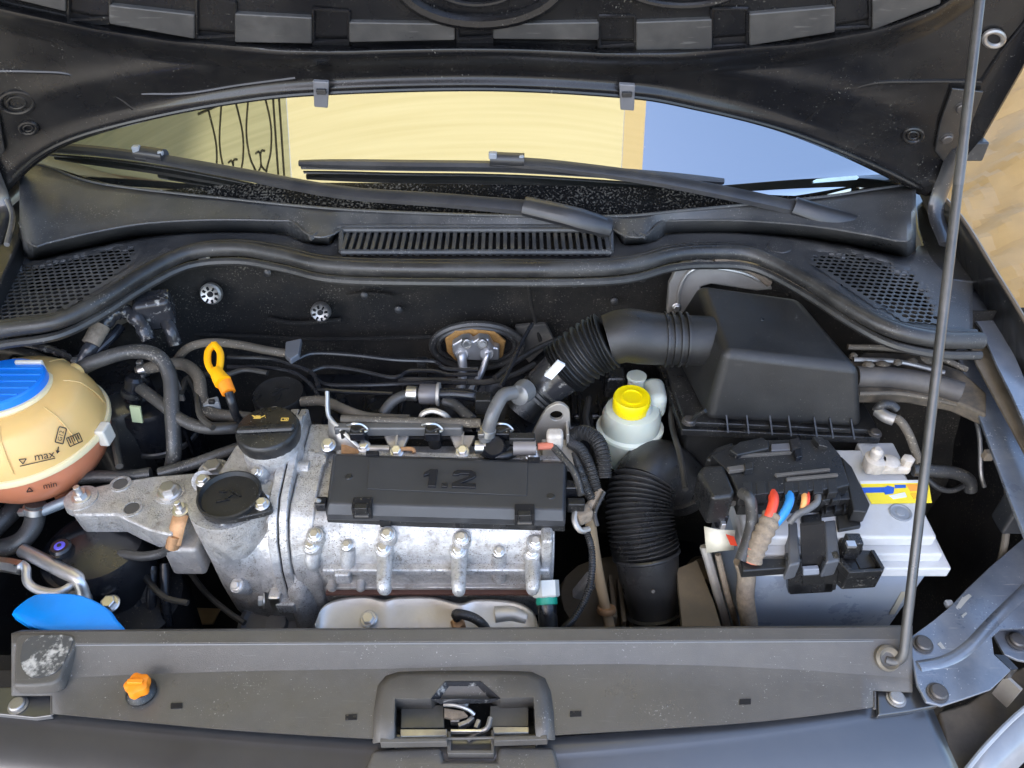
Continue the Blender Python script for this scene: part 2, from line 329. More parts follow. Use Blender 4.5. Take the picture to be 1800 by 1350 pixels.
def railing():
    t = Thing('iron_railing', 'scrolled iron railing mirrored at the left of the windshield', 'railing')
    IR = mat('wrought iron', (.05, .045, .03), .5)
    x0, x1, y0, y1, z = -2.35, -1.62, 1.15, 1.80, 3.92
    def bar(name, pts, r): t.part(name, mb().tube([(x, y, z) for x, y in pts], r, n=8, smooth=len(pts) > 2), IR)
    for a, b in (((x0, y0), (x1, y0)), ((x0, y1), (x1, y1)), ((x1, y0), (x1, y1)), ((x1 - .05, y0), (x1 - .05, y1)), ((x0, y0 + .06), (x1, y0 + .06))): bar('rail', [a, b], .009)
    for k in range(5):
        cx = x0 + .10 + k * .125; s_ = 1 if k % 2 else -1
        bar('scroll', [(cx, y0), (cx + s_ * .045, y0 + .10), (cx + s_ * .02, y0 + .22), (cx - s_ * .03, y0 + .32), (cx - s_ * .045, y0 + .46), (cx, y1)], .008)
        bar('scroll', [(cx + s_ * .02, y0 + .22), (cx + s_ * .06, y0 + .26), (cx + s_ * .055, y0 + .33), (cx + s_ * .02, y0 + .33)], .007)
    t.part('hanger', mb().box(((x0 + x1) / 2, y1, 3.97), (.03, .03, .11)), IR)
railing()
def kraft():
    m = mb(); rows = []
    def fold(p):
        d, _ = noise.voronoi(p); return d[1] - d[0]
    for i in range(170):
        row = []
        for j in range(130):
            x = .93 + 2.8 * (j / 129) ** 1.3; y = .55 + 3.9 * (i / 169) ** 1.25
            q = Vector((x, y, .3)); w = q + noise.noise_vector(q * 2) * .15
            h = .12 * fold(w * 1.9) + .06 * fold(w * 4.2 + Vector((3, 1, 0))) + .02 * fold(w * 9) + .14 * noise.noise(q * 1.1)
            row.append((x, y, .12 + h + .42 * sm(.95, 2.6, x)))
        rows.append(row)
    m.grid(rows); solo('paper_sheet', m, KRAFT, 'crumpled brown paper sheet spread beyond the right fender', 'paper', solid=.001, ang=10)
kraft()

# ================================================================== hood, held open
HA = R(70); HP = Vector((0, 1.13, .965)); HN = Vector((0, -math.sin(HA), -math.cos(HA)))
HE = curve2([(15, 338), (60, 290), (130, 248), (250, 212), (400, 181), (560, 163), (850, 155), (1100, 168), (1215, 188), (1350, 222), (1450, 259), (1550, 305), (1605, 335), (1628, 345)])
RID = [(-160, -60), (0, 25), (150, 58), (300, 82), (500, 97), (850, 105), (1200, 102), (1400, 88), (1550, 62), (1640, 30), (1760, -50), (1900, -150)]
def hp(u, v, h=0.0): return PL(u, v, HP + HN * h, HN)
def hood():
    t = Thing('hood', 'black hood propped open, its dark inner side showing', 'hood')
    KW = [(0, 0), (.153, .115), (.385, .216), (1, .42)]
    seq = [('e', q) for q in (0, .03, .08, .16)] + [('e', .16 + .84 * i / 12) for i in range(1, 13)] + [('r', 34 - 72 * i / 30) for i in range(1, 31)] + [('t', i / 8) for i in range(1, 9)]
    rows, back = [], []
    for ri, (kind, a) in enumerate(seq):
        row, bk = [], []
        for j in range(91):
            u0 = 15 + 1613 * j / 90; e = ipl(HE, u0); u = u0
            for _ in range(6):
                rv = min(ipl(RID, u), e - 60)
                v = e + (rv + 34 - e) * a if kind == 'e' else (rv + a if kind == 'r' else (rv - 38) + (-260 - rv + 38) * a)
                q = (e - v) / (e + 260); u = 830 + (u0 - 830) * (1 + ipl(KW, q))
            d = v - rv
            h = .020 * (1 - sm(-4, 30, d)) - .022 * (1 - sm(-24, -8, d)) + .010 * (1 - sm(-36, -22, d))
            side = sm(.80, .93, abs(j / 45 - 1)); h *= 1 - side
            h += .010 * sm(.06, .0, q) - .004 * sm(.012, 0, q) + .007 * math.exp(-((q - .14) / .05) ** 2) * (1 - side)
            h += .010 * sm(.985, 1.0, abs(j / 45 - 1))
            row.append(hp(u, v, h)); bk.append(hp(u, v, -.035))
        rows.append(row); back.append(bk)
    ts = seq
    inner = t.part('inner_panel', mb().grid(rows), HOODP, ang=60)
    t.part('outer_skin', mb().grid([[p - HN * .0 for p in r] for r in back]), PAINT, ang=60, solid=.004)
    rim = [rows[i][0] for i in range(len(ts) - 1, 0, -1)] + rows[0] + [rows[i][-1] for i in range(1, len(ts))]
    brim = [back[i][0] for i in range(len(ts) - 1, 0, -1)] + back[0] + [back[i][-1] for i in range(1, len(ts))]
    t.part('edge_hem', mb().grid([[p + HN * .0005 for p in rim], [p - HN * .0005 for p in brim]]), PAINT, ang=60)
    t.part('hem_bead', mb().tube([p + HN * .002 for p in rows[1][1:-1:2]], .0035, n=8, k=2), HOODP)
    # light pads with dark slots between
    pads = [((-60, 120), (-70, -40, 12, -32)), ((195, 345), (0, 17, 60, 33)), ((415, 550), (15, 22, 68, 66)), ((615, 800), (30, 33, 62, 66)), ((867, 1052), (33, 30, 62, 60)), ((1117, 1250), (30, 25, 78, 80)), ((1315, 1465), (16, 3, 48, 72)), ((1530, 1650), (-8, -60, -2, 45))]
    PAD = mat('grey pad plastic', (0.045, 0.044, 0.043), .36, dust=.3, dcol=(.16, .15, .135), scratch=.12)
    for (a, b), (v1, v2, v3, v4) in pads:
        q = [hp(a, v1, .004), hp(b, v2, .004), hp(b, v3, .004), hp(a, v4, .004)]
        t.part('stiffener_pad', mb().prism(q, HN * .010), PAD, bevel=.002)
    slots = [(120, 195, -30, 35, -15), (345, 415, -10, 66, 4), (550, 615, 15, 75, 20), (803, 867, 27, 68, 27), (1052, 1117, 28, 82, 28), (1250, 1315, 15, 82, 15), (1465, 1530, -15, 50, -20)]
    for a, b, v1, v2, v3 in slots:
        q = [(a + 1, v1), (b - 1, v3), (b - 1, v2 - 4), (a + 1, v2)]
        fr = mb()
        for (p1, p2) in zip(q, q[1:] + q[:1]): fr.tube([hp(*p1, .010), hp(*p2, .010)], .0022, n=6, smooth=False)
        o = t.part('slot', mb().prism([hp(a, v1, -.004), hp(b, v3, -.004), hp(b, v2, -.004), hp(a, v2, -.004)], HN * .009), DARK)  # dark plate in place of the shaded opening
        t.part('slot_rim', fr, HOODP, sub=o)
    def ring(cx, cy, a, b, r, h, name, M):
        m = mb(); n = 40; P = [hp(cx + a * math.cos(2 * math.pi * i / n), cy + b * math.sin(2 * math.pi * i / n), h) for i in range(n + 1)]
        m.tube(P, r, n=8, smooth=False, caps=False); t.part(name, m, M)
    ring(845, -45, 150, 84, .009, .012, 'pressed_bowl', HOODP); ring(838, -32, 78, 40, .003, .013, 'pressed_bowl', HOODP); ring(1200, -32, 108, 42, .004, .013, 'pressed_bowl', HOODP)
    ring(1747, 68, 17, 13, .0035, .004, 'drain_hole_rim', STEELD)
    t.part('drain_hole', mb().lathe([(.012, 0), (.012, .002)], hp(1747, 68, .001), HN), DARK)
    for cx, cy, a, b in ((30, 180, 30, 19), (50, 225, 15, 10), (1605, 238, 17, 12)):
        ring(cx, cy, a, b, .003, .002, 'pressed_dimple', HOODP); ring(cx, cy, a * .55, b * .55, .002, .002, 'pressed_dimple', HOODP)
    for P in ([(-60, 125), (60, 126), (130, 132), (190, 160), (245, 199)], [(1416, 214), (1460, 175), (1530, 147), (1620, 143), (1725, 143)], [(1725, 143), (1760, 90), (1800, 40), (1850, -40)], [(250, 165), (330, 164), (420, 150), (520, 137)], [(1150, 160), (1180, 165), (1230, 180)]):
        t.part('pressed_bead', mb().tube([hp(u, v, .0005) for u, v in P], .0028, n=8), HOODP)
    for u in (565, 1102):
        v = 163 if u < 800 else 168
        q = [hp(u - 14, v - 25, .012), hp(u + 14, v - 23, .012), hp(u + 12, v + 22, .012), hp(u - 12, v + 20, .012)]
        o = t.part('seal_clip', mb().prism(q, HN * .006), mat('grey clip plastic', (.16, .16, .17), .4), bevel=.0015)
        t.part('catch', mb().box(hp(u, v - 2, .021), (.013, .005, .007)), PLASTIC, sub=o, bevel=.001)
    # hinges
    for s in (1, -1):
        f = lambda u: u if s > 0 else 1652 - u
        q = [(1672, 152), (1728, 158), (1712, 200), (1690, 262), (1660, 285), (1642, 262), (1650, 215)]
        o = t.part('hinge', mb().prism([hp(f(u), v, .003) for u, v in q], HN * .004), PAINT, bevel=.0015)
        for u, v in ((1690, 188), (1664, 243)):
            t.inst('bolt', TORXB, hp(f(u), v, .007), HN, .0075)
        t.part('hinge_arm', mb().tube([hp(f(1690), 240, .0), hp(f(1668), 300, .012), Z(f(1645), 370, .95), Z(f(1665), 430, .93)], .013, n=8, flat=((1, 0, 0), .4)), PAINT)
    t.part('bump_stop', mb().box(hp(1712, 262, -.02), (.028, .022, .03)), RUBBER, bevel=.003)
hood()

# ================================================================== windshield, wipers
GA = R(31)
def y0(x): return 1.062 + .15 * (x / .7) ** 2
def gf(off):
    return lambda P: (P.z - .962) * math.cos(GA) - (P.y - y0(P.x)) * math.sin(GA) - off
def G(u, v, off=0.0): return SF(u, v, gf(off))
def glassmat():
    m = bpy.data.materials.new('windshield glass'); m.use_nodes = True; N = m.node_tree.nodes; L = m.node_tree.links; b = N['Principled BSDF']
    tc = N.new('ShaderNodeTexCoord'); mp = N.new('ShaderNodeMapping'); L.new(tc.outputs['Object'], mp.inputs['Vector'])
    n = N.new('ShaderNodeTexNoise'); n.inputs['Scale'].default_value = 380; n.inputs['Detail'].default_value = 3; L.new(mp.outputs[0], n.inputs['Vector'])
    n2 = N.new('ShaderNodeTexNoise'); n2.inputs['Scale'].default_value = 9; L.new(mp.outputs[0], n2.inputs['Vector'])
    a = N.new('ShaderNodeMath'); a.operation = 'MULTIPLY_ADD'; L.new(n2.outputs['Fac'], a.inputs[0]); a.inputs[1].default_value = .35; L.new(n.outputs['Fac'], a.inputs[2])
    r = N.new('ShaderNodeMapRange'); r.inputs[1].default_value = .80; r.inputs[2].default_value = .95; r.inputs[4].default_value = .8; L.new(a.outputs[0], r.inputs[0])
    sx = N.new('ShaderNodeSeparateXYZ'); L.new(tc.outputs['Object'], sx.inputs[0])
    r2 = N.new('ShaderNodeMapRange'); r2.inputs[1].default_value = .075; r2.inputs[2].default_value = .0; r2.inputs[3].default_value = .12; r2.inputs[4].default_value = 1.0; L.new(sx.outputs['Z'], r2.inputs[0])
    mu = N.new('ShaderNodeMath'); mu.operation = 'MULTIPLY'; L.new(r.outputs[0], mu.inputs[0]); L.new(r2.outputs[0], mu.inputs[1])
    mx = N.new('ShaderNodeMix'); mx.data_type = 'RGBA'; mx.inputs[6].default_value = (.006, .007, .006, 1); mx.inputs[7].default_value = (.26, .24, .20, 1); L.new(mu.outputs[0], mx.inputs[0])
    L.new(mx.outputs[2], b.inputs['Base Color']); b.inputs['Roughness'].default_value = .03; b.inputs['IOR'].default_value = 4.6; b.inputs['Specular IOR Level'].default_value = .5
    rr = N.new('ShaderNodeMapRange'); rr.inputs[3].default_value = .015; rr.inputs[4].default_value = .6; L.new(mu.outputs[0], rr.inputs[0]); L.new(rr.outputs[0], b.inputs['Roughness'])
    return m
C_TOP = curve2([(30, 300), (70, 290), (150, 318), (250, 334), (400, 350), (600, 369), (850, 379), (1080, 381), (1200, 371), (1430, 349), (1540, 333), (1600, 325), (1625, 322)])
def windshield():
    t = Thing('windshield', 'dark windshield glass mirroring a yellow overhang and blue sky', 'windshield')
    rows = []
    for i in range(13):
        s = -.03 + .62 * i / 12
        rows.append([(x, y0(x) + s * math.cos(GA), .962 + s * math.sin(GA)) for x in [-.74 + 1.48 * j / 40 for j in range(41)]])
    t.part('glass', mb().grid(rows), glassmat(), solid=.005, ang=80)
    FT = curve2([(40, 300), (110, 322), (230, 337), (400, 325), (560, 321), (850, 324), (1100, 329), (1250, 335), (1400, 344), (1560, 336)])
    fr = bpy.data.materials.new('frit and dark reflection'); fr.use_nodes = True; N = fr.node_tree.nodes; L = fr.node_tree.links; b = N['Principled BSDF']
    tc = N.new('ShaderNodeTexCoord'); n1 = N.new('ShaderNodeTexNoise'); n1.inputs['Scale'].default_value = 300; n1.inputs['Detail'].default_value = 2; L.new(tc.outputs['Object'], n1.inputs[0])
    n2 = N.new('ShaderNodeTexNoise'); n2.inputs['Scale'].default_value = 16; n2.inputs['Detail'].default_value = 4; L.new(tc.outputs['Object'], n2.inputs[0])
    ad = N.new('ShaderNodeMath'); ad.operation = 'MULTIPLY_ADD'; ad.inputs[1].default_value = .45; L.new(n2.outputs[0], ad.inputs[0]); L.new(n1.outputs[0], ad.inputs[2])
    rp = N.new('ShaderNodeMapRange'); rp.inputs[1].default_value = .76; rp.inputs[2].default_value = 1.05; L.new(ad.outputs[0], rp.inputs[0])
    mx = N.new('ShaderNodeMix'); mx.data_type = 'RGBA'; mx.inputs[6].default_value = (.008, .008, .008, 1); mx.inputs[7].default_value = (.15, .14, .12, 1); L.new(rp.outputs[0], mx.inputs[0]); L.new(mx.outputs[2], b.inputs['Base Color'])
    b.inputs['Roughness'].default_value = .16; b.inputs['Specular IOR Level'].default_value = .28
    us = [60 + 20 * i for i in range(76)]
    t.part('frit_reflection_band', mb().grid([[G(u, (1 - q) * ipl(FT, u) + q * (ipl(C_TOP, u) + 12), .0012) for u in us] for q in (0, .33, .66, 1)]), fr, ang=80)  # dark frit strip that doubles for the hood's reflection low on the glass
    st = [G(1430, 322, .0012), G(1506, 316, .0012), G(1510, 312, .0012), G(1506, 309, .0012), G(1436, 315, .0012), G(1429, 318, .0012)]
    t.part('sticker', mb().prism(st, (0, -.0003, .0006)), mat('pale sticker', (.5, .68, .75), .3), label='small pale strip sticker')
windshield()
def wiper(label, pivot, knee, arm, joint, blade, w):
    t = Thing('wiper', label, 'wiper', 'windshield wipers')
    ARM = mat('wiper paint', (.020, .021, .024), .4, coat=.2, dust=.08)
    up = Vector((0, -math.sin(GA), math.cos(GA)))
    A = [G(*p, o) for p, o in arm]
    t.part('arm', mb().tube(A, lambda s: .008 - .0022 * s, n=8, flat=(up, 1.6)), ARM)
    t.part('arm_head', mb().tube([G(*p, o) for p, o in knee], lambda s: .0135 - .003 * abs(s - .5), n=10, flat=(up, 1.25)), ARM)
    P = G(*pivot, .034); t.part('pivot_cap', mb().lathe([(.013, -.02), (.014, 0), (.012, .006), (.006, .009)], P, up), ARM)
    B = [G(*p, .018) for p in blade]
    t.part('blade', mb().tube(B, lambda s: .0075 - .003 * abs(2 * s - 1) ** 6, n=8, flat=(up, 1.1)), ARM)
    t.part('rubber_lip', mb().tube([p - up * .012 for p in B], .0035, n=6, flat=(up, .5)), RUBBER)
    J = G(*joint, .034); d = (B[-1] - B[0]).normalized()
    o = t.part('joint', mb().tube([J - d * .022, J, J + d * .028], .0105, n=10, flat=(up, 1.0)), ARM)
    t.part('joint_clip', mb().box(J - d * .018 + up * .009, (.012, .010, .010)), mat('pale clip', (.25, .27, .30), .35), sub=o, bevel=.002)
    t.part('joint_clip', mb().box(J + d * .024 + up * .007, (.008, .008, .007)), mat('pale clip', (.25, .27, .30), .35), sub=o, bevel=.002)
wiper('wiper whose arm pivots above the slatted grille', (1062, 396), [((922, 362), .036), ((990, 378), .042), ((1040, 392), .038), ((1070, 400), .03)],
      [((925, 365), .032), ((780, 352), .034), ((600, 338), .034), ((420, 305), .032), ((262, 276), .030)], (262, 270), [(70, 258), (160, 264), (262, 277), (380, 298), (492, 322)], 1)
wiper('wiper whose arm pivots at the right end of the cowl', (1578, 414), [((1395, 362), .036), ((1460, 384), .042), ((1530, 404), .038), ((1585, 420), .03)],
      [((1400, 366), .032), ((1280, 340), .034), ((1130, 312), .034), ((980, 292), .032), ((890, 284), .030)], (888, 280), [(526, 287), (700, 290), (890, 293), (1080, 304), (1272, 319)], 1)

# ================================================================== cowl
def zs(x): return .934 - .062 * x * x           # shelf height
def S(u, v, dz=0.0):
    P = Z(u, v, .93)
    for _ in range(4): P = Z(u, v, zs(P.x) + dz)
    return P
C_ST = curve2([(34, 392), (40, 414), (52, 429), (72, 430), (150, 412), (250, 394), (370, 387), (500, 389), (522, 395), (545, 415), (580, 418)]) + [(600, 398), (1076, 398)] + curve2([(1098, 418), (1135, 415), (1150, 397), (1175, 389), (1300, 388), (1430, 398), (1540, 416), (1584, 425), (1600, 421), (1609, 405), (1613, 380)])
C_SB = curve2([(34, 440), (40, 448), (52, 455), (72, 454), (150, 436), (250, 416), (370, 408), (490, 410), (520, 420), (545, 428), (580, 431)]) + [(600, 402), (1076, 402)] + curve2([(1098, 431), (1135, 428), (1160, 420), (1180, 410), (1300, 409), (1430, 420), (1540, 440), (1584, 450), (1600, 449), (1609, 440), (1613, 432)])
SEALC = curve2([(-90, 592), (0, 572), (100, 556), (180, 518), (250, 474), (330, 436), (420, 428), (500, 441), (600, 460), (850, 464), (1080, 461), (1180, 439), (1250, 434), (1330, 441), (1420, 486), (1500, 536), (1570, 571), (1650, 588), (1725, 590)])
PERF_L = [(-60, 480), (38, 470), (130, 452), (242, 432), (228, 460), (150, 522), (70, 556), (-60, 584)]
PERF_R = [(1426, 446), (1500, 448), (1602, 482), (1640, 540), (1652, 566), (1596, 564), (1530, 530), (1432, 466)]
def cowl():
    t = Thing('cowl_panel', 'dark grey plastic cowl panel along the bottom of the windshield', 'cowl')
    us = [34 + 8 * j for j in range(198)]
    def row(f, zf): return [(lambda P: P)(zf(u, ipl(f, u))) for u in us]
    up = []
    for k in range(7):
        q = k / 6; r = []
        for u in us:
            a, b = ipl(C_TOP, u), ipl(C_ST, u); v = a + (b - a) * q
            P = Z(u, v, .966 - .012 * q); ed = sm(1540, 1612, u) + sm(110, 45, u)
            P = Z(u, v, .966 - .012 * q + .016 * ed * math.sin(math.pi * min(1, q * 1.0)))
            r.append(P)
        up.append(r)
    up.append([S(u, ipl(C_SB, u)) for u in us])
    t.part('upper_panel', mb().grid(up), COWL, solid=.003, ang=30)
    t.part('edge_bead', mb().tube([p + Vector((0, 0, .001)) for p in up[0][::4]], .0022, n=6, k=3), COWL)
    t.part('edge_bead', mb().tube([p + Vector((0, 0, .0005)) for p in up[6][::3]], .0018, n=6, k=3), COWL)
    us2 = [-90 + 8 * j for j in range(226)]
    rows = []
    for k in range(9):
        q = k / 8; rows.append([S(u, ipl(C_SB, u) + (ipl(SEALC, u) + 4 - ipl(C_SB, u)) * q) for u in us2])
    LV = (600, 1076, 396, 446)
    def skip(i, j):
        u = us2[j] + 4; a, b = ipl(C_SB, u), ipl(SEALC, u) + 4; v = a + (b - a) * (i + .5) / 8
        return inside((u, v), PERF_L) or inside((u, v), PERF_R)
    t.part('lower_shelf', mb().grid(rows, skip), COWL, solid=.003, ang=40)
    pit = .0108; hr = .0043
    for poly in (PERF_L, PERF_R):
        W3 = [S(u, v) for u, v in poly]; W2 = [(p.x, p.y) for p in W3]; cx = sum(p[0] for p in W2) / len(W2); cy = sum(p[1] for p in W2) / len(W2)
        big = [(cx + (x - cx) * 1.10, cy + (y - cy) * 1.10) for x, y in W2]
        m = mb(); xa, xb = min(p[0] for p in big), max(p[0] for p in big); ya, yb = min(p[1] for p in big), max(p[1] for p in big)
        i = 0; y = ya
        while y < yb:
            x = xa + (pit / 2 if i % 2 else 0)
            while x < xb:
                if inside((x, y), big):
                    hole = inside((x, y), W2)
                    hx = [(x + pit / math.sqrt(3) * math.sin(a * math.pi / 3), y + pit / math.sqrt(3) * math.cos(a * math.pi / 3)) for a in range(6)]
                    o = [(p[0], p[1], zs(p[0]) + .0007) for p in hx]
                    if hole:
                        n_ = [(x + hr * 1.15 * math.sin(a * math.pi / 3), y + hr * math.cos(a * math.pi / 3), zs(x) + .0007) for a in range(6)]
                        m.loft([o, n_, [(p[0], p[1], p[2] - .0012) for p in n_]], False, False)
                    else: m.add(o, [tuple(range(6))])
                x += pit
            y += pit * math.sqrt(3) / 2; i += 1
        t.part('perforated_grille', m, COWL, ang=30, stuff=True)
    # slatted centre grille
    a, b, c, d = [Z(u, v, z) for u, v, z in ((600, 404, .952), (1074, 404, .952), (1074, 443, .944), (600, 443, .944))]
    t.part('grille_bed', mb().prism([p - Vector((0, 0, .010)) for p in (a, b, c, d)], (0, 0, -.004)), DARK)
    fr = mb(); 
    for p, q, w in ((a, b, .004), (c, d, .004), (a, d, .004), (b, c, .004)): fr.tube([p, q], w, n=8, smooth=False)
    t.part('grille_frame', fr, COWL)
    ns = 37
    sl = mb().box((0, 0, 0), (.0052, (a - d).length, .012)).mesh('grille_slat', COWL)
    for i in range(ns):
        q = (i + .6) / (ns + .2); P = (a.lerp(b, q) + d.lerp(c, q)) / 2
        o = t.inst('grille_slat', sl, P - Vector((0, 0, .004)), (0, 0, 1))
    # moulded ledge round the grille
    for P in ([(545, 419), (600, 400), (840, 398), (1074, 400), (1135, 417)],):
        t.part('moulded_ledge', mb().tube([Z(u, v, .953) for u, v in P], .004, n=8), COWL)
    t.part('recess', mb().lathe([(.018, 0), (.0165, .0012)], S(1370, 434, .001), (0, 0, 1)), COWL)
    pl = mb(); pl.prism([S(u, v, -.055) for u, v in ((-120, 470), (300, 420), (840, 420), (1400, 425), (1680, 470), (1690, 575), (1500, 520), (1330, 430), (840, 450), (330, 425), (180, 505), (0, 570), (-120, 590))], (0, 0, -.01))
    t.part('plenum_floor', pl, mat('plenum shade black', (.003, .003, .003), .9, spec=.05))  # coloured black to stand for the shade behind the grille holes
cowl()
def seal():
    m = mb(); P = [S(u, v + 9, .006) for u, v in SEALC[::2]]
    m.tube(P, .0108, n=14, k=3)
    m.tube([p + Vector((0, .0165, -.001)) for p in P], .0062, n=10, k=3)
    m.tube([p + Vector((0, -.010, -.016)) for p in P], .006, n=8, k=3)
    solo('hood_seal', m, SEAL, 'long wavy rubber seal across the front edge of the cowl', 'seal')
seal()

# ================================================================== bulkhead and bay walls
def bulkhead():
    t = Thing('bulkhead', 'black felt covered bulkhead wall behind the engine', 'bulkhead')
    pl = [(-.80, .93), (-.66, .93), (-.53, .975), (-.43, 1.03), (-.38, 1.045), (-.1, 1.05), (.25, 1.045), (.32, 1.04), (.46, 1.0), (.56, .93), (.68, .90), (.80, .90)]
    pl = curve2(pl, 5); rows = []
    for i in range(14):
        z = .30 + .60 * i / 13
        rows.append([(x, y + .010 * noise.noise(Vector((x * 7, z * 9, 2))) - .05 * sm(.74, .60, z), z) for x, y in pl])
    t.part('felt', mb().grid(rows), FELT, ang=60, solid=.004)
    for (u, v, r, M) in ((370, 517, .0165, SHIELD), (563, 549, .0155, STEELD)):
        P = Y(u, v, 1.012); ax = Vector((0, -1, .35))
        o = t.part('grommet', mb().lathe([(r, -.008), (r, 0), (r * .85, .003), (r * .6, .001)], P, ax), M)
        for k in range(8):
            a = k * math.pi / 4 + .2; q = P + Vector((math.cos(a) * r * .62, -.003 + math.sin(a) * r * .2, math.sin(a) * r * .60))
            t.part('vent_hole', mb().box(q, (r * .30, .003, r * .16), Matrix.Rotation(-a, 3, 'Y')), DARK, sub=o)
        t.part('hub', mb().lathe([(r * .28, 0), (r * .25, .004)], P, ax), DARK, sub=o)
    t.part('seam_rib', mb().tube([Y(290, 585, 1.012), Y(420, 590, 1.018), Y(560, 596, 1.015), Y(760, 592, 1.012)], .0035, n=8), FELT)
    t.part('seam_rib', mb().tube([Y(925, 480, 1.03), Y(935, 540, 1.025), Y(950, 600, 1.01)], .003, n=8), FELT)
    for u, v in ((640, 520), (700, 545), (1010, 500), (1080, 530), (470, 480), (1130, 490)):
        t.part('felt_clip', mb().lathe([(.006, -.006), (.006, 0), (.003, .002)], Y(u, v, 1.024), (0, -1, .3), n=12), RUBBER)
    t.part('wrinkle', mb().tube([Y(610, 520, 1.03), Y(650, 516, 1.028), Y(690, 521, 1.03)], .003, n=8), FELT)
    t.part('wrinkle', mb().tube([Y(470, 560, 1.03), Y(520, 568, 1.025), Y(600, 562, 1.03)], .004, n=8), FELT)
    t.part('pad', mb().prism([Y(u, v, 1.012) for u, v in ((905, 575), (960, 570), (975, 600), (930, 640), (915, 620))], (0, .01, 0)), mat('grey felt pad', (.05, .047, .043), .9, dust=.4), bevel=.003)
    t.part('stud_cap', mb().lathe([(.007, -.01), (.007, 0), (.003, .003)], Y(357, 458, 1.02), (0, -1, .2)), STEELD)
bulkhead()
def tub():
    t = Thing('engine_bay_tub', 'black painted inner wings and floor of the engine bay', 'engine bay')
    t.part('floor', mb().box((0, .72, .285), (1.5, .75, .03)), DARK)
    for s in (-1, 1):
        rows = []
        for i in range(10):
            z = .30 + .535 * i / 9
            rows.append([(s * ((.75 if s > 0 else .655) - .03 * sm(.5, .9, y) * (1 - (z - .3) / .5) + .012 * noise.noise(Vector((y * 8, z * 8, s)))), y, z) for y in [.42 + .6 * j / 12 for j in range(13)]])
        t.part('inner_wing', mb().grid(rows), DARK, solid=.004, ang=60)
    t.part('front_wall', mb().box((0, .50, .49), (1.2, .02, .36)), DARK)
    t.part('undertray_flap', mb().prism([Z(u, v, .33) for u, v in ((318, 1078), (330, 1070), (388, 1072), (375, 1098), (300, 1098))], (0, 0, .004)), BROWNB)
tub()
def wing_right():
    t = Thing('right_fender', 'black right fender with its inner flange beside the bay', 'fender')
    A = [(1600, 300), (1640, 330), (1690, 382), (1748, 475), (1800, 560), (1900, 730), (2000, 910)]
    B = [(1640, 400), (1672, 440), (1712, 505), (1750, 570), (1802, 685), (1900, 880), (2000, 1060)]
    zA = [.965, .96, .955, .94, .925, .89, .85]
    top = [Z(u, v, z) for (u, v), z in zip(A, zA)]; low = [Z(u, v, z - .055) for (u, v), z in zip(B, zA)]
    out = [p + Vector((.006, .002, -.005)) for p in top]; out2 = [p + Vector((.10, .03, -.12)) for p in top]; out3 = [p + Vector((.12, .03, -.5)) for p in top]
    rows = [catmull(r, 4) for r in (low, top, out, out2, out3)]
    t.part('skin', mb().grid(rows), PAINT, solid=.003, ang=50)
    t.part('edge_bead', mb().tube(rows[1], .003, n=6, smooth=False), mat('worn edge paint', (.12, .095, .07), .4))
    # bright flange with the bolt
    F1 = [(1655, 486), (1668, 478), (1708, 488), (1730, 520), (1765, 580), (1812, 690), (1900, 880), (1900, 950), (1800, 742), (1780, 697), (1754, 645), (1724, 575), (1700, 545), (1676, 522)]
    t.part('flange', mb().prism([Z(u, v, .885) for u, v in F1], (0, 0, -.004)), WINGP, bevel=.001)
    t.inst('bolt', TORXB, Z(1697, 515, .886), (0, -.1, 1), .0065)
    t.inst('bolt', TORXB, Z(1645, 452, .90), (0, -.1, 1), .006)
    t.part('gutter', mb().prism([Z(u, v, .868) for u, v in ((1704, 600), (1724, 580), (1754, 648), (1780, 700), (1802, 746), (1900, 955), (1900, 1000), (1805, 803), (1774, 744), (1716, 638))], (0, 0, -.003)), mat('dirty brown paint', (.09, .07, .05), .5, dust=.4))
    F2 = [(1680, 614), (1700, 612), (1716, 640), (1774, 746), (1805, 805), (1870, 935), (1870, 1110), (1790, 915), (1776, 880), (1752, 815), (1725, 742), (1700, 675)]
    t.part('rail', mb().prism([Z(u, v, .845) for u, v in F2], (0, 0, -.005)), WINGP, bevel=.0015)
    t.part('hinge_post', mb().prism([Z(u, v, .905) for u, v in ((1604, 330), (1655, 335), (1690, 392), (1716, 495), (1668, 492), (1630, 452), (1612, 400))], (0, 0, -.06)), PAINT, bevel=.004)
    t.part('post_edge', mb().tube([Z(1640, 350, .935), Z(1650, 390, .935), Z(1668, 425, .935)], .002, n=6), STEELD)
wing_right()
def wing_left():
    t = Thing('left_fender', 'black left fender corner beside the cowl', 'fender')
    t.part('hinge_post', mb().prism([Z(u, v, .93) for u, v in ((44, 330), (-10, 335), (-60, 400), (-90, 560), (-20, 540), (14, 470), (36, 420))], (0, 0, -.06)), PAINT, bevel=.004)
    A = [(50, 300), (8, 335), (-45, 385), (-100, 470), (-160, 560), (-260, 730)]
    top = [Z(u, v, .95) for u, v in A]; rows = [catmull(r, 4) for r in ([p + Vector((.03, -.06, -.06)) for p in top], top, [p + Vector((-.1, .02, -.1)) for p in top])]
    t.part('skin', mb().grid(rows), PAINT, solid=.003, ang=50)
    t.part('hinge_spring', mb().tube([Z(2, 300, .99), Z(8, 340, .97), Z(22, 380, .95), Z(12, 430, .94)], .004, n=8), STEELD)
wing_left()
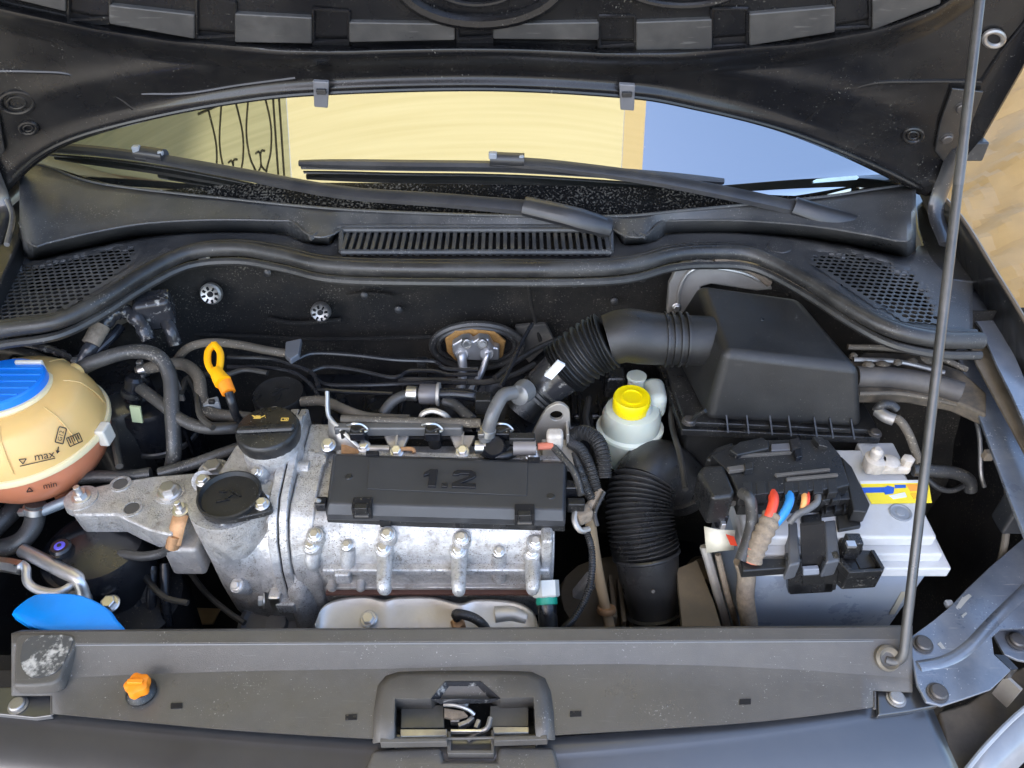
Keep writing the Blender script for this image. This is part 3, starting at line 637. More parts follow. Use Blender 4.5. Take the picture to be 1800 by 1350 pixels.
# ================================================================== front: lock carrier cover, latch, bumper
VF = curve2([(92, 1255), (250, 1270), (420, 1285), (650, 1299), (820, 1301), (960, 1294), (1250, 1276), (1400, 1262), (1535, 1244)])
def vrear(u): return 1107 - 8 * (u - 20) / 1580
VB = [(0, 1196), (95, 1194), (250, 1186), (420, 1181), (700, 1176), (900, 1170), (1100, 1168), (1250, 1171), (1400, 1178), (1535, 1188), (1700, 1200)]
def va(u): return 1132 - 8 * (u - 20) / 1580
def carrier():
    t = Thing('lock_carrier_cover', 'long black plastic cover over the lock carrier at the front', 'cover')
    cols = [20, 26, 40, 60, 92] + [92 + i * 22 for i in range(1, 27)] + [693, 725, 757, 780, 820, 860, 880, 910, 940] + [960 + i * 23 for i in range(26)] + [1560, 1580, 1596, 1604]
    cols = sorted(set(cols)); rows = []
    for k in range(10):
        r = []
        for u in cols:
            if k == 0: P = Z(u, vrear(u) + 6 * sm(34, 20, u), .712)
            elif k == 1: P = Z(u, vrear(u) + 1 + 6 * sm(34, 20, u), .733)
            elif k == 2: P = Z(u, vrear(u) + 4 + 6 * sm(34, 20, u), .735)
            elif k == 3: P = Z(u, va(u) - 1, .735)
            elif k == 4: P = Z(u, va(u) + 2, .734)
            elif k == 5: P = Z(u, ipl(VB, u) - 2, .7165)
            else:
                a = ipl(VB, u); b = ipl(VF, u)
                if k == 6: P = Z(u, a, .716)
                elif k == 7: P = Z(u, 1229 if 690 < u < 945 else a + (b - a) * .45, .7155)
                elif k == 8: P = Z(u, b - 1, .714)
                else: P = Z(u, b, .706)
            r.append(P)
        rows.append(r)
    def skip(i, j):
        u = (cols[j] + cols[j + 1]) / 2
        if i == 7 and 693 < u < 940: return True
        if i >= 7 and (u < 92 or u > 1535): return True
        return False
    t.part('cover', mb().grid(rows, skip), SLAM, ang=30, solid=.0025)
    t.part('edge_bead', mb().tube([p + Vector((0, 0, -.0005)) for p in rows[4][1:-2:4]], .0012, n=6, k=2), mat('edge highlight plastic', (.13, .13, .13), .35))  # line highlight along the fold, put in as a paler bead
    # raised end block with scuffed dimple
    blk = [Z(u, v, .738) for u, v in curve2([(24, 1128), (30, 1114), (50, 1109), (110, 1110), (132, 1116), (128, 1140), (112, 1170), (100, 1196), (60, 1204), (20, 1204)], 3)]
    t.part('end_block', mb().prism([p - Vector((0, 0, .002)) for p in blk], (0, 0, -.02)), SLAM, bevel=.004)
    SC_ = mat('scuffed white plastic', (.07, .07, .07), .55, d2=((.50, .48, .44), .52, 55), bump=.5, bscale=120)
    dim = [Z(u, v, .7375) for u, v in curve2([(40, 1130), (60, 1118), (124, 1118), (120, 1145), (100, 1180), (55, 1190), (36, 1165), (40, 1130)], 3)[:-1]]
    t.part('scuffed_dimple', mb().prism(dim, (0, 0, -.001)), SC_)
    for u, v in ((310, 1240), (617, 1260), (1012, 1254), (1310, 1233)):
        o = t.part('slot', mb().prism([Z(u - 10, v - 4, .7162), Z(u + 10, v - 5, .7162), Z(u + 10, v + 4, .7162), Z(u - 10, v + 5, .7162)], (0, 0, -.004)), DARK)  # dark plates standing for the shade inside open slots
    t.part('gap_liner', mb().prism([Z(u, v, .690) for u, v in ((80, 1240), (420, 1270), (820, 1280), (1250, 1262), (1545, 1235), (1545, 1275), (1250, 1315), (820, 1345), (420, 1320), (80, 1285))], (0, 0, -.004)), DARK)
    # surround of the lock, raised above the tray
    U1 = [(655, 1306), (657, 1250), (664, 1205), (678, 1188), (700, 1181), (760, 1179), (880, 1179), (935, 1181), (958, 1192), (968, 1215), (973, 1250), (976, 1300)]
    U2 = [(668, 1304), (670, 1250), (677, 1212), (690, 1196), (710, 1189), (762, 1188), (878, 1188), (926, 1190), (944, 1200), (954, 1220), (958, 1250), (962, 1299)]
    OP = [(693, 1298), (693, 1262), (694, 1228), (740, 1228), (757, 1228), (782, 1197), (845, 1197), (880, 1227), (910, 1226), (938, 1225), (940, 1260), (942, 1294)]
    o1 = [Z(u, v, .7165) for u, v in U1]; o2 = [Z(u, v, .7225) for u, v in U2]; o3 = [Z(u, v, .723) for u, v in OP]; o4 = [p - Vector((0, 0, .03)) for p in o3]
    t.part('lock_surround', mb().grid([o1, o2, o3, o4]), SLAM, ang=35, solid=.002)
    fr = [Z(u, v, .726) for u, v in ((655, 1306), (668, 1304), (693, 1298), (780, 1300), (782, 1318), (870, 1318), (872, 1298), (942, 1294), (962, 1299), (976, 1300))]
    t.part('surround_lip', mb().prism([Z(u, v, .7228) for u, v in ((668, 1297), (786, 1297), (786, 1304), (668, 1306))], (0, 0, -.012)), SLAM, bevel=.001)
    t.part('surround_lip', mb().prism([Z(u, v, .7228) for u, v in ((868, 1295), (962, 1291), (963, 1300), (868, 1303))], (0, 0, -.012)), SLAM, bevel=.001)
    # orange plug
carrier()
def plug():
    t = Thing('orange_plug', 'small orange twist plug on a black base', 'plug')
    P = Z(250, 1218, .716)
    t.part('base', mb().lathe([(.0155, 0), (.0165, .004), (.014, .008), (.012, .010)], P), PLASTIC)
    t.part('knob', mb().lathe([(.0115, .009), (.0128, .014), (.012, .021), (.008, .0235)], P, n=48, mod=lambda a, h: 1 + .10 * math.cos(5 * a)), ORANGE)
    t.part('grip_bar', mb().box(P + Vector((0, 0, .024)), (.017, .005, .005)), ORANGE, bevel=.001)
plug()
def lock():
    t = Thing('hood_lock', 'dirty steel hood lock in the opening of the front cover', 'lock')
    t.part('well', mb().box(Z(818, 1265, .67), (.20, .075, .006)), DARK)
    t.part('gloss_hood', mb().loft([[Z(u, v, .7235) for u, v in ((757, 1229), (782, 1198), (845, 1198), (880, 1228))], [Z(u, v, .712) for u, v in ((775, 1238), (793, 1210), (838, 1210), (862, 1236))]], False, True), FOIL, ang=30)
    PLT = mat('dull grey plate', (.085, .083, .075), .5, metal=.3, dust=.4)
    for q in (((705, 1240), (780, 1239), (781, 1279), (704, 1280)), ((862, 1240), (929, 1238), (929, 1277), (860, 1277))):
        t.part('lock_plate', mb().prism([Z(u, v, .700) for u, v in q], (0, 0, -.004)), PLT, bevel=.001)
    for q in (((703, 1281), (786, 1281), (786, 1293), (703, 1295)), ((866, 1277), (930, 1277), (930, 1288), (866, 1289))):
        t.part('lock_rail', mb().prism([Z(u, v, .703) for u, v in q], (0, 0, -.006)), STEELD, bevel=.001)
    t.part('catch_hook', mb().tube([Z(780, 1239, .712), Z(800, 1240, .714), Z(822, 1247, .712), Z(834, 1256, .708)], .0022, n=8), STEEL)
    t.part('catch_plate', mb().prism([Z(u, v, .706) for u, v in ((781, 1245), (815, 1250), (822, 1258), (800, 1264), (781, 1260))], (0, 0, -.004)), TAPE)
    t.part('spring', mb().tube([Z(822, 1300, .70), Z(840, 1288, .705), Z(856, 1280, .71), (Z(862, 1262, .71))], .003, n=8), STEELD)
    t.part('latch_bar', mb().box(Z(820, 1286, .708), (.034, .003, .006)), STEEL, bevel=.0008)
    t.part('latch_bolt', mb().lathe([(.0065, -.006), (.0065, .004), (.004, .006)], Z(814, 1235, .705), (0, -.3, 1)), STEELD)
    for q in (((786, 1285), (793, 1285), (793, 1324), (786, 1322)), ((863, 1283), (869, 1283), (869, 1322), (863, 1324)), ((786, 1318), (869, 1318), (868, 1325), (787, 1325))):
        t.part('frame_bar', mb().prism([Z(u, v, .708) for u, v in q], (0, 0, -.02)), SLAM, bevel=.001)
    for k in range(4):
        t.part('lever', mb().box(Z(800 + k * 13, 1268 + (k % 2) * 7, .698), (.010, .005, .010), Matrix.Rotation(.4 * k, 3, 'Z')), STEELD, bevel=.001)
    t.part('cable', mb().tube([Z(800, 1310, .685), Z(825, 1304, .69), Z(850, 1296, .69), Z(868, 1300, .68)], .004, n=8), GLOSSK)
lock()
def bumper():
    t = Thing('bumper_cover', 'satin black front bumper cover along the bottom of the picture', 'bumper')
    L1 = curve2([(-140, 1246), (0, 1262), (150, 1277), (300, 1292), (500, 1309), (650, 1319), (820, 1326), (970, 1326), (1250, 1301), (1450, 1274), (1640, 1243), (1700, 1232)])
    SATIN = mat('satin bumper paint', (.020, .021, .024), .34, coat=1.0, dust=.06, dcol=(.2, .19, .17), bump=.06, bscale=700, coatr=.28, rvar=.05)
    SATIN.node_tree.nodes['Principled BSDF'].inputs['Coat IOR'].default_value = 1.75
    us = [-140 + 20 * i for i in range(90)]
    def ue(u, q): return u + q * sm(1300, 1640, u)
    rows = []
    for k, (dv, z, wx) in enumerate(((-34, .690, 0), (-30, .698, 0), (-1, .6975, 0), (1, .697, 0), (12, .6955, 4), (40, .692, 16), (70, .687, 28), (110, .677, 46), (170, .645, 70), (230, .58, 90))):
        rows.append([Z(ue(u, wx), ipl(L1, u) + dv, z) for u in us])
    t.part('skin', mb().grid(rows), SATIN, ang=30, solid=.003)
    for q, s in ((((-60, 1205), (88, 1208), (92, 1258), (60, 1262), (-60, 1250)), (32, 1240)), (((1541, 1203), (1622, 1200), (1650, 1240), (1600, 1250), (1543, 1258)), (1575, 1228))):
        t.part('corner_tab', mb().prism([Z(u, v, .7085) for u, v in q], (0, 0, -.008)), SATIN, bevel=.002)
        t.inst('screw', TORX, Z(*s, .709), (0, 0, 1), .0085)
    for u in (92, 1537):
        t.part('tab_edge', mb().tube([Z(u, 1207, .712), Z(u, 1256 if u < 500 else 1246, .712)], .002, n=6, smooth=False), SLAM)
    q = [(655, 1316), (776, 1311), (780, 1336), (872, 1336), (876, 1310), (974, 1311), (985, 1350), (1000, 1420), (630, 1420), (643, 1350)]
    t.part('lock_nose', mb().prism([Z(u, v, .704) for u, v in q], (0, 0, -.02)), SLAM, bevel=.005)
    t.part('tow_cover_hole', mb().lathe([(.014, -.004), (.014, .0005)], Z(1572, 1352, .672), (0, -.35, .93)), DARK)
bumper()
def prop():
    t = Thing('prop_rod', 'grey steel prop rod holding the hood open', 'prop rod')
    ROD = mat('prop rod steel', (.085, .083, .08), .34, metal=.6, dust=.25, dcol=(.3, .28, .26), vscale=60, d2=((.42, .41, .40), .15, 30))
    B = Z(1588, 1148, .735); T = hp(1733, -90, .02)
    d = (T - B).normalized()
    t.part('rod', mb().tube([Z(1556, 1160, .722), Z(1566, 1163, .722), Z(1578, 1162, .724), B, B + d * .03], .0054, n=12, k=5), ROD)
    t.part('rod', mb().tube([B + d * .028, T], .0054, n=14, k=8), ROD)
    g = Z(1562, 1157, .728)
    t.part('grommet', mb().lathe([(.011, -.012), (.0145, -.006), (.0145, .0), (.012, .003), (.009, -.002), (.006, -.004)], g, (.1, -.55, .8)), mat('dull brass grommet', (.20, .18, .15), .4, metal=.6, dust=.4))
    n = (B + d * .0)
    P = n + d * ((Z(1668, 415, .9) - n).length * .0 + .60)
    t.part('rubber_sleeve', mb().lathe([(.0055, -.022), (.0058, -.018), (.0058, .018), (.0055, .022)], n + d * .545, d), mat('chipped sleeve', (.10, .098, .095), .4, metal=.4, d2=((.30, .29, .28), .3, 80)))
prop()
def bracket():
    t = Thing('headlight_bracket', 'scuffed black steel bracket at the lower right corner', 'bracket')
    Q = [(1597, 1122), (1640, 1091), (1668, 1068), (1700, 1034), (1740, 996), (1800, 945), (1890, 865), (1890, 1060), (1840, 1090), (1800, 1104), (1760, 1106), (1744, 1120), (1748, 1150), (1778, 1178), (1742, 1212), (1695, 1228), (1655, 1241), (1628, 1234), (1612, 1204)]
    t.part('plate', mb().prism([Z(u, v, .722) for u, v in Q], (0, 0, -.004)), WINGP, bevel=.0012)
    t.part('pressed_rib', mb().tube([Z(1612, 1176, .7165), Z(1660, 1166, .7165), Z(1700, 1142, .7165), Z(1755, 1085, .7165), Z(1890, 955, .7165)], .009, n=10), WINGP)
    t.part('lobe', mb().prism([Z(u, v, .700) for u, v in ((1745, 1112), (1790, 1098), (1850, 1100), (1850, 1170), (1790, 1160), (1765, 1150))], (0, 0, -.004)), WINGP, bevel=.001)
    t.part('web', mb().prism([Z(u, v, .715) for u, v in ((1748, 1150), (1768, 1152), (1790, 1175), (1778, 1178))], (0, 0, -.02)), PAINT)
    for u, v, z in ((1622, 1133, .723), (1648, 1218, .723), (1787, 1127, .702)):
        t.inst('screw', TORXB, Z(u, v, z), (0, -.05, 1), .0092)
    t.part('clip', mb().box(Z(1668, 1062, .716), (.009, .009, .008)), mat('dull grey clip', (.22, .23, .25), .4), bevel=.002)
    CH = mat('chipped primer', (.30, .30, .29), .6)
    for q in (((1680, 1068), (1690, 1052), (1703, 1044), (1708, 1048), (1698, 1058), (1688, 1070)), ((1648, 1132), (1653, 1128), (1662, 1140), (1656, 1141)), ((1690, 1082), (1698, 1076), (1700, 1079), (1692, 1086))):
        t.part('paint_chip', mb().prism([Z(u, v, .7225) for u, v in q], (0, 0, .0003)), CH)
bracket()
def headlight():
    t = Thing('headlight', 'rear edge of the right headlight below the bracket', 'headlight')
    t.part('housing', mb().prism([Z(u, v, .63) for u, v in ((1650, 1250), (1700, 1235), (1780, 1180), (1900, 1120), (1900, 1250), (1760, 1290), (1700, 1370), (1690, 1420))], (0, 0, -.06)), mat('grey lamp housing', (.10, .085, .065), .5, dust=.5), bevel=.004)
    t.part('lens', mb().loft([[Z(u, v, z) for u, v, z in ((1700, 1352, .655), (1740, 1306, .66), (1800, 1250, .665), (1900, 1180, .67))], [Z(u, v, z) for u, v, z in ((1710, 1420, .63), (1770, 1370, .635), (1830, 1310, .64), (1930, 1240, .65))]], False, False, closed=False), mat('lamp lens', (.22, .24, .27), .15, coat=.6), solid=.004)
    t.part('lens_rim', mb().tube([Z(1696, 1356, .658), Z(1738, 1306, .664), Z(1800, 1246, .668), Z(1900, 1174, .674)], .003, n=8), mat('lamp rim', (.30, .33, .37), .2, coat=.4))
    t.part('rib', mb().box(Z(1770, 1215, .665), (.004, .02, .04), Matrix.Rotation(.5, 3, 'Z')), BRACK)
headlight()
# ================================================================== engine
def rim_pts(P): return P
def yzprism(m, prof, xa, xb):
    return m.loft([[Vector((xa, y, z)) for y, z in prof], [Vector((xb, y, z)) for y, z in prof]])
def surf(u, v, prof):
    """point on an x-running profile seen at a pixel"""
    best = None
    for (ya, za), (yb, zb) in zip(prof, prof[1:]):
        n = Vector((0, -(zb - za), yb - ya)); n = n if n.z > 0 or n.y < 0 else -n
        P = PL(u, v, Vector((0, ya, za)), n); q = ((P.y - ya) * (yb - ya) + (P.z - za) * (zb - za)) / max(1e-9, (yb - ya) ** 2 + (zb - za) ** 2)
        if -.01 <= q <= 1.01 and (best is None or (P - CAM).length < (best[0] - CAM).length): best = (P, n.normalized())
    return best or (Z(u, v, .72), Vector((0, -.5, .8)))
CAMP = [(.735, .776), (.65, .776), (.634, .769), (.621, .756), (.612, .738), (.607, .716), (.608, .67)]
def engine():
    t = Thing('engine', 'bare cast aluminium engine head with bosses and bolts', 'engine')
    body = [(.775, .58), (.775, .760), (.75, .772)] + [(y, z) for y, z in CAMP] + [(.612, .58)]
    sm_prof = []
    t.part('cam_cover', yzprism(mb(), body, -.192, .108), ALU, bevel=.002, seg=2, ang=30)
    t.part('cover_flange', mb().box((-.04, .603, .7135), (.285, .012, .011)), ALU, bevel=.003, seg=3)
    t.part('cover_lower_edge', mb().box((-.04, .606, .672), (.29, .008, .006)), ALUD, bevel=.002)
    t.part('end_web', mb().box((.098, .615, .72), (.014, .026, .10)), ALU, bevel=.004)
    # bosses and bolts
    for u, vs_, lo in ((679, (943, 967), 1046), (809, (949, 971), 1048), (938, (956, 974), 1046), (553, (944, 962), 1005)):
        for k, v in enumerate(vs_):
            P, n = surf(u + (3 if k == 0 else -3), v, CAMP)
            t.part('boss', mb().lathe([(.0125, -.02), (.0115, .006), (.0105, .009)], P, (0, -.35, .93), n=18), ALU, bevel=.001)
            t.inst('bolt', HEX, P + Vector((0, -.35, .93)).normalized() * .009, (0, -.35, .93), .0085, spin=random.random())
        a = surf(u - 2, vs_[1] + 6, CAMP)[0]; b = surf(u - 2, lo - 12, CAMP)[0]
        t.part('boss_column', mb().tube([a + Vector((0, .002, 0)), b + Vector((0, -.003, .012)), b + Vector((0, .001, -.004))], lambda s: .0098 - .0022 * s, n=14), ALU)
    for u, v, lo in ((612, 962, 1000), (877, 973, 1015)):
        P, n = surf(u, v, CAMP); b = surf(u, lo, CAMP)[0]
        t.part('boss_column', mb().tube([P, b + Vector((0, -.002, 0))], .0095, n=14), ALU)
        t.inst('bolt', HEX, P + Vector((0, -.003, .008)), (0, -.35, .93), .0072)
    t.part('lug', mb().box(surf(606, 1000, CAMP)[0] + Vector((0, -.008, 0)), (.020, .018, .020)), ALU, bevel=.003)
    for u in (585, 635): t.part('lug', mb().lathe([(.006, -.004), (.0055, .010), (.003, .012)], surf(u, 1024, CAMP)[0], (0, -1, -.2), n=14), ALUD)
    t.part('foundry_oval', mb().lathe([(.012, -.002), (.0115, .0015), (.010, .002)], surf(893, 1030, CAMP)[0], (0, -1, .1), n=28), ALU)
    t.part('head_block', mb().box((-.04, .69, .50), (.30, .16, .20)), DARK)
    t.part('gasket', mb().box((-.04, .604, .664), (.292, .01, .004)), mat('gasket brown', (.12, .06, .045), .6))
    # front face of the head beside the timing case
    pr = [(.79, .58), (.79, .788), (.70, .786), (.652, .782), (.634, .772), (.618, .752), (.606, .722), (.602, .68), (.604, .58)]
    t.part('head_end', yzprism(mb(), pr, -.222, -.19), ALU, bevel=.004, seg=3)
    t.part('gusset', mb().prism([Z(540, 790, .79), Z(575, 800, .79), Z(572, 815, .785), Z(540, 830, .785)], (0, 0, -.03)), ALU, bevel=.002)
    t.part('gusset', mb().prism([(-.19, .645, .772), (-.165, .640, .770), (-.19, .615, .742)], (0, .012, .004)), ALU, bevel=.001)
    t.inst('bolt', HEX, Z(577, 783, .79), (0, -.2, .97), .0105)
    f1 = [(.80, .58), (.80, .806), (.775, .812), (.70, .797), (.655, .790), (.632, .775), (.614, .75), (.602, .71), (.598, .65), (.600, .58)]
    t.part('head_flange', yzprism(mb(), f1, -.2335, -.223), ALU, bevel=.002)
    # timing case
    t.part('case_flange', yzprism(mb(), [(y + (.001 if i % 2 else -.001), z - .001) for i, (y, z) in enumerate(f1)], -.2475, -.2355), ALU, bevel=.002)
    t.part('joint_line', yzprism(mb(), [(y + .002, z - .003) for y, z in f1], -.2365, -.2325), DARK)
    cs = lambda z, y1, sx, xo=0: [Vector((x * sx + (-.245) * (1 - sx) + xo, y, z)) for x, y in ((-.247, y1), (-.247, .80), (-.29, .79), (-.322, .745), (-.333, .69), (-.33, .64), (-.30, .612), (-.265, y1 + .002))]
    t.part('timing_case', mb().loft([cs(.56, .602, .85), cs(.62, .602, .95), cs(.70, .606, 1), cs(.735, .62, 1), cs(.762, .655, .97), cs(.783, .69, .92), cs(.790, .71, .86)]), ALU, bevel=.003, seg=2, ang=40)
    for v, zz in ((822, .782), (962, .725)):
        P = Z(497, v, zz); t.part('flange_boss', mb().lathe([(.010, -.016), (.010, .016), (.009, .018)], P + Vector((-.004, 0, 0)), (-1, 0, 0), n=18), ALU, bevel=.001)
        Q = P + Vector((.022, -.001, 0)); t.part('flange_boss', mb().lathe([(.010, -.014), (.010, .006)], Q, (-1, 0, 0), n=18), ALU, bevel=.001)
        t.inst('bolt', HEX, P + Vector((-.021, 0, 0)), (-1, 0, .1), .008)
    P = Z(515, 742, .808); t.part('flange_boss', mb().lathe([(.010, -.014), (.010, .014)], P, (-1, 0, 0), n=18), ALU); t.inst('bolt', HEX, P + Vector((-.013, 0, 0)), (-1, 0, 0), .008)
    N0 = Z(473, 762, .822)
    t.part('filler_neck', mb().lathe([(.050, -.16), (.044, -.10), (.040, -.05), (.037, -.02), (.037, -.004), (.034, 0)], N0, (0, 0, 1), n=36), ALU)
    t.part('neck_ear', mb().lathe([(.012, -.02), (.012, 0), (.010, .003)], Z(480, 726, .812), (0, 0, 1), n=18), ALU)
    P = Z(405, 872, .789)
    t.part('thermostat_housing', mb().lathe([(.028, -.235), (.038, -.20), (.043, -.15), (.046, -.09), (.050, -.03), (.0505, -.004)], P, (0, .02, 1), n=40, mod=lambda a, h: 1 + .04 * math.cos(2 * a)), ALU)
    t.part('housing_ear', mb().tube([Z(357, 846, .784), Z(357, 850, .70)], lambda s: .014 - .006 * s, n=16, smooth=False), ALU)
    t.part('housing_ear', mb().tube([Z(461, 888, .784), Z(455, 890, .73)], lambda s: .014 - .009 * s, n=16, smooth=False), ALU)
    t.part('case_rib', mb().tube([Z(425, 945, .75), Z(480, 905, .765)], .006, n=10, smooth=False), ALU)
    t.part('case_rib', mb().tube([Z(395, 935, .745), Z(425, 942, .745), Z(455, 930, .748)], .005, n=10), ALU)
    t.part('case_rib', mb().tube([Z(478, 905, .765), Z(468, 960, .725), Z(462, 1010, .69)], .005, n=10), ALU)
    t.part('case_rib', mb().tube([Z(440, 812, .79), Z(446, 835, .785), Z(470, 850, .782)], .0055, n=10), ALU)
    for u, v, z in ((446, 985, .705), (420, 1030, .675), (455, 832, .792)):
        t.part('flange_boss', mb().lathe([(.011, -.02), (.0105, .004), (.009, .006)], Z(u, v, z), (-.2, -.5, .85), n=18), ALU); t.inst('bolt', HEX, Z(u, v, z) + Vector((-.2, -.5, .85)).normalized() * .006, (-.2, -.5, .85), .0075)
    t.part('side_block', mb().box(Z(335, 962, .70), (.045, .05, .055)), ALUD, bevel=.006)
    t.part('bottom_clamp', mb().box(Z(487, 1052, .655), (.016, .02, .03)), STEEL, bevel=.003)
    t.inst('bolt', HEX, Z(465, 1056, .655), (-1, -.2, .2), .010)
    t.part('clamp_ear', mb().box(Z(505, 1062, .648), (.026, .016, .020)), ALU, bevel=.003)
    t.part('lower_web', mb().tube([Z(525, 1000, .69), Z(528, 1040, .66), Z(540, 1080, .62), Z(550, 1120, .58)], .016, n=12), ALU)
    t.part('pulley', mb().lathe([(.055, -.03), (.055, 0), (.048, .003), (.044, -.002), (.016, .0), (.014, .006)], Z(487, 1098, .60), (-.1, -.25, .95), n=40), mat('worn grey pulley', (.16, .16, .16), .45, metal=.5, dust=.4))
    # thermostat lid
    Q = [(344, 850), (349, 838), (362, 834), (420, 833), (445, 842), (462, 862), (477, 884), (475, 897), (440, 906), (398, 914), (366, 911), (350, 892)]
    lid = t.part('thermostat_lid', mb().prism([Z(u, v, .796) for u, v in curve2(Q + Q[:1], 3)[:-1]], (0, 0, -.009)), PLASTIC, bevel=.002)
    C0 = Z(404, 872, .797)
    t.part('lid_rim', mb().lathe([(.0385, -.002), (.039, .004), (.0365, .005), (.034, -.0005), (.02, .0)], C0, (0, 0, 1), n=44), BOXPL, sub=lid)
    for k, (dx, dy, L_, a) in enumerate(((-.006, -.008, .016, .3), (.006, .004, .020, -.6), (.0, -.002, .012, .9), (-.010, .006, .010, 0))):
        t.part('embossed_mark', mb().box(C0 + Vector((dx, dy, .0012)), (L_, .0022, .0016), Matrix.Rotation(a, 3, 'Z')), PLASTIC, sub=lid)
    for u, v in ((357, 846), (461, 887)): t.inst('bolt', HEX, Z(u, v, .797), (0, -.1, 1), .0092)
engine()

def heat_shield():
    t = Thing('heat_shield', 'pale pressed metal exhaust heat shield below the engine head', 'heat shield')
    top = curve2([(556, 1092), (566, 1068), (590, 1054), (640, 1047), (675, 1054), (700, 1049), (760, 1049), (808, 1060), (835, 1053), (880, 1054), (915, 1060), (938, 1076), (946, 1098)], 4)
    r0 = [Z(u, v, .664) for u, v in top]
    r1 = [p + Vector((0, -.006, .004)) for p in r0]
    r2 = [Z(u, v + 12, .662) for u, v in top]
    r3 = [Z(560 + (u - 556) * .99, 1112, .655) for u, v in top]
    r4 = [Z(u, 1180, .62) for u, v in top]
    t.part('sheet', mb().grid([r0, r1, r2, r3, r4]), SHIELD, ang=60, solid=.002, subsurf=1)
    t.inst('bolt', HEX, Z(648, 1088, .662), (0, -.3, .95), .011, label='rust tinted shield bolt')
    t.part('pressed_swage', mb().tube([Z(870, 1082, .655), Z(900, 1080, .655), Z(925, 1088, .652)], .012, n=12), SHIELD)
heat_shield()
def lambda_lead():
    t = Thing('oxygen_sensor', 'brass oxygen sensor with black lead on the heat shield', 'sensor')
    P = Z(805, 1096, .664)
    t.part('nut', mb().lathe([(.010, -.02), (.010, .0), (.007, .004)], P, (0, -.3, .95), n=6), RUST)
    t.part('lead', mb().tube([P + Vector((0, 0, .012)), Z(803, 1079, .685), Z(830, 1085, .682), Z(850, 1100, .67), Z(862, 1125, .62)], .0062, n=10), RUBBER)
lambda_lead()

def engine_cover():
    t = Thing('engine_cover', 'black plastic engine cover plate marked 1.2', 'engine cover')
    TL, TR, BR, BL = (590, 799), (994, 814), (991, 896), (578, 884)
    z1, z2 = .803, .798
    top = [Z(*TL, z1), Z(*TR, z1), Z(*BR, z2), Z(*BL, z2)]
    low = [Z(586, 797, .786), Z(997, 812, .786), Z(994, 916, .786), Z(572, 904, .786)]
    CV = mat('engine cover plastic', (.030, .031, .034), .40, bump=.15, bscale=1300, dust=.05, dcol=(.2, .2, .2))
    body = t.part('plate', mb().loft([[p - Vector((0, 0, .012)) for p in low], low, [Z(*BL, z2 - .001) if False else p for p in top]]), CV, bevel=.003, ang=30)
    n = (top[1] - top[0]).cross(top[3] - top[0]); n = n if n.z > 0 else -n; n.normalize(); p0 = top[0]
    def on(u, v, h): return PL(u, v, p0 + n * h, n)
    t.part('front_skirt', mb().prism([low[3] + Vector((0, .002, -.010)), low[2] + Vector((0, .002, -.010)), low[2] + Vector((-.002, .02, -.010)), low[3] + Vector((.002, .02, -.010))], (0, 0, -.012)), PLASTIC)
    # sunk field drawn by its raised border
    fld = [(650, 805), (928, 815), (926, 872), (645, 860)]
    t.part('raised_field', mb().prism([on(u, v, .0) for u, v in fld], n * .0012), CV, bevel=.0005)
    # lettering 1.2 in raised strokes, letter box 0..90 wide and 0..34 high
    c = on(744, 857, .0012); ex = (on(834, 860, 0) - c); W_ = ex.length; ex.normalize(); ey = n.cross(ex); k = W_ / 90
    LT = mat('gloss lettering plastic', (.014, .014, .016), .22)
    one = [(8, 0), (22, 0), (22, 34), (10, 34), (-2, 26), (-2, 20), (8, 24)]
    dot = [(32, 0), (42, 0), (42, 7), (32, 7)]
    two = [(50, 0), (92, 0), (92, 8), (66, 8), (86, 18), (92, 23), (90, 30), (83, 34), (58, 34), (51, 30), (49, 24), (60, 24), (63, 27), (78, 27), (80, 24), (77, 21), (50, 8)]
    for q in (one, dot, two):
        t.part('numeral', mb().prism([c + ex * (x * k) + ey * (y * k * 1.12) - n * .0005 for x, y in q], n * .0045), LT, bevel=.0006)
    for u, v in ((638, 893), (922, 905)):
        P = Z(u, v, .792)
        o = t.part('clip', mb().box(P, (.024, .018, .020)), DARK, bevel=.001)
        t.part('clip_tongue', mb().box(P + Vector((0, -.007, .006)), (.015, .008, .012)), PLASTIC, sub=o, bevel=.001)
        t.part('clip_tongue', mb().box(P + Vector((0, -.010, -.001)), (.017, .006, .003)), SLAM, sub=o, bevel=.0005)
    for u in (679, 810, 930):
        P = surf(u, 918, CAMP)[0]; t.part('foot', mb().box(P + Vector((0, .004, .003)), (.014, .02, .012)), DARK, bevel=.001)
    o = t.part('side_lug', mb().box(Z(566, 886, .784), (.014, .014, .014)), GLOSSK, bevel=.002)
    t.part('lug_pin', mb().lathe([(.003, 0), (.003, .006)], Z(562, 881, .790), (-.6, -.3, .7), n=12), SHIELD, sub=o)
    for u, v in ((613, 838), (968, 872)): t.part('dimple', mb().lathe([(.005, .0), (.004, .0008)], on(u, v, 0), n, n=16), PLASTIC)
    for u in (655, 938): t.part('rear_notch', mb().box(Z(u, 799 + (u - 655) * .04, .802), (.016, .006, .008)), DARK)
engine_cover()

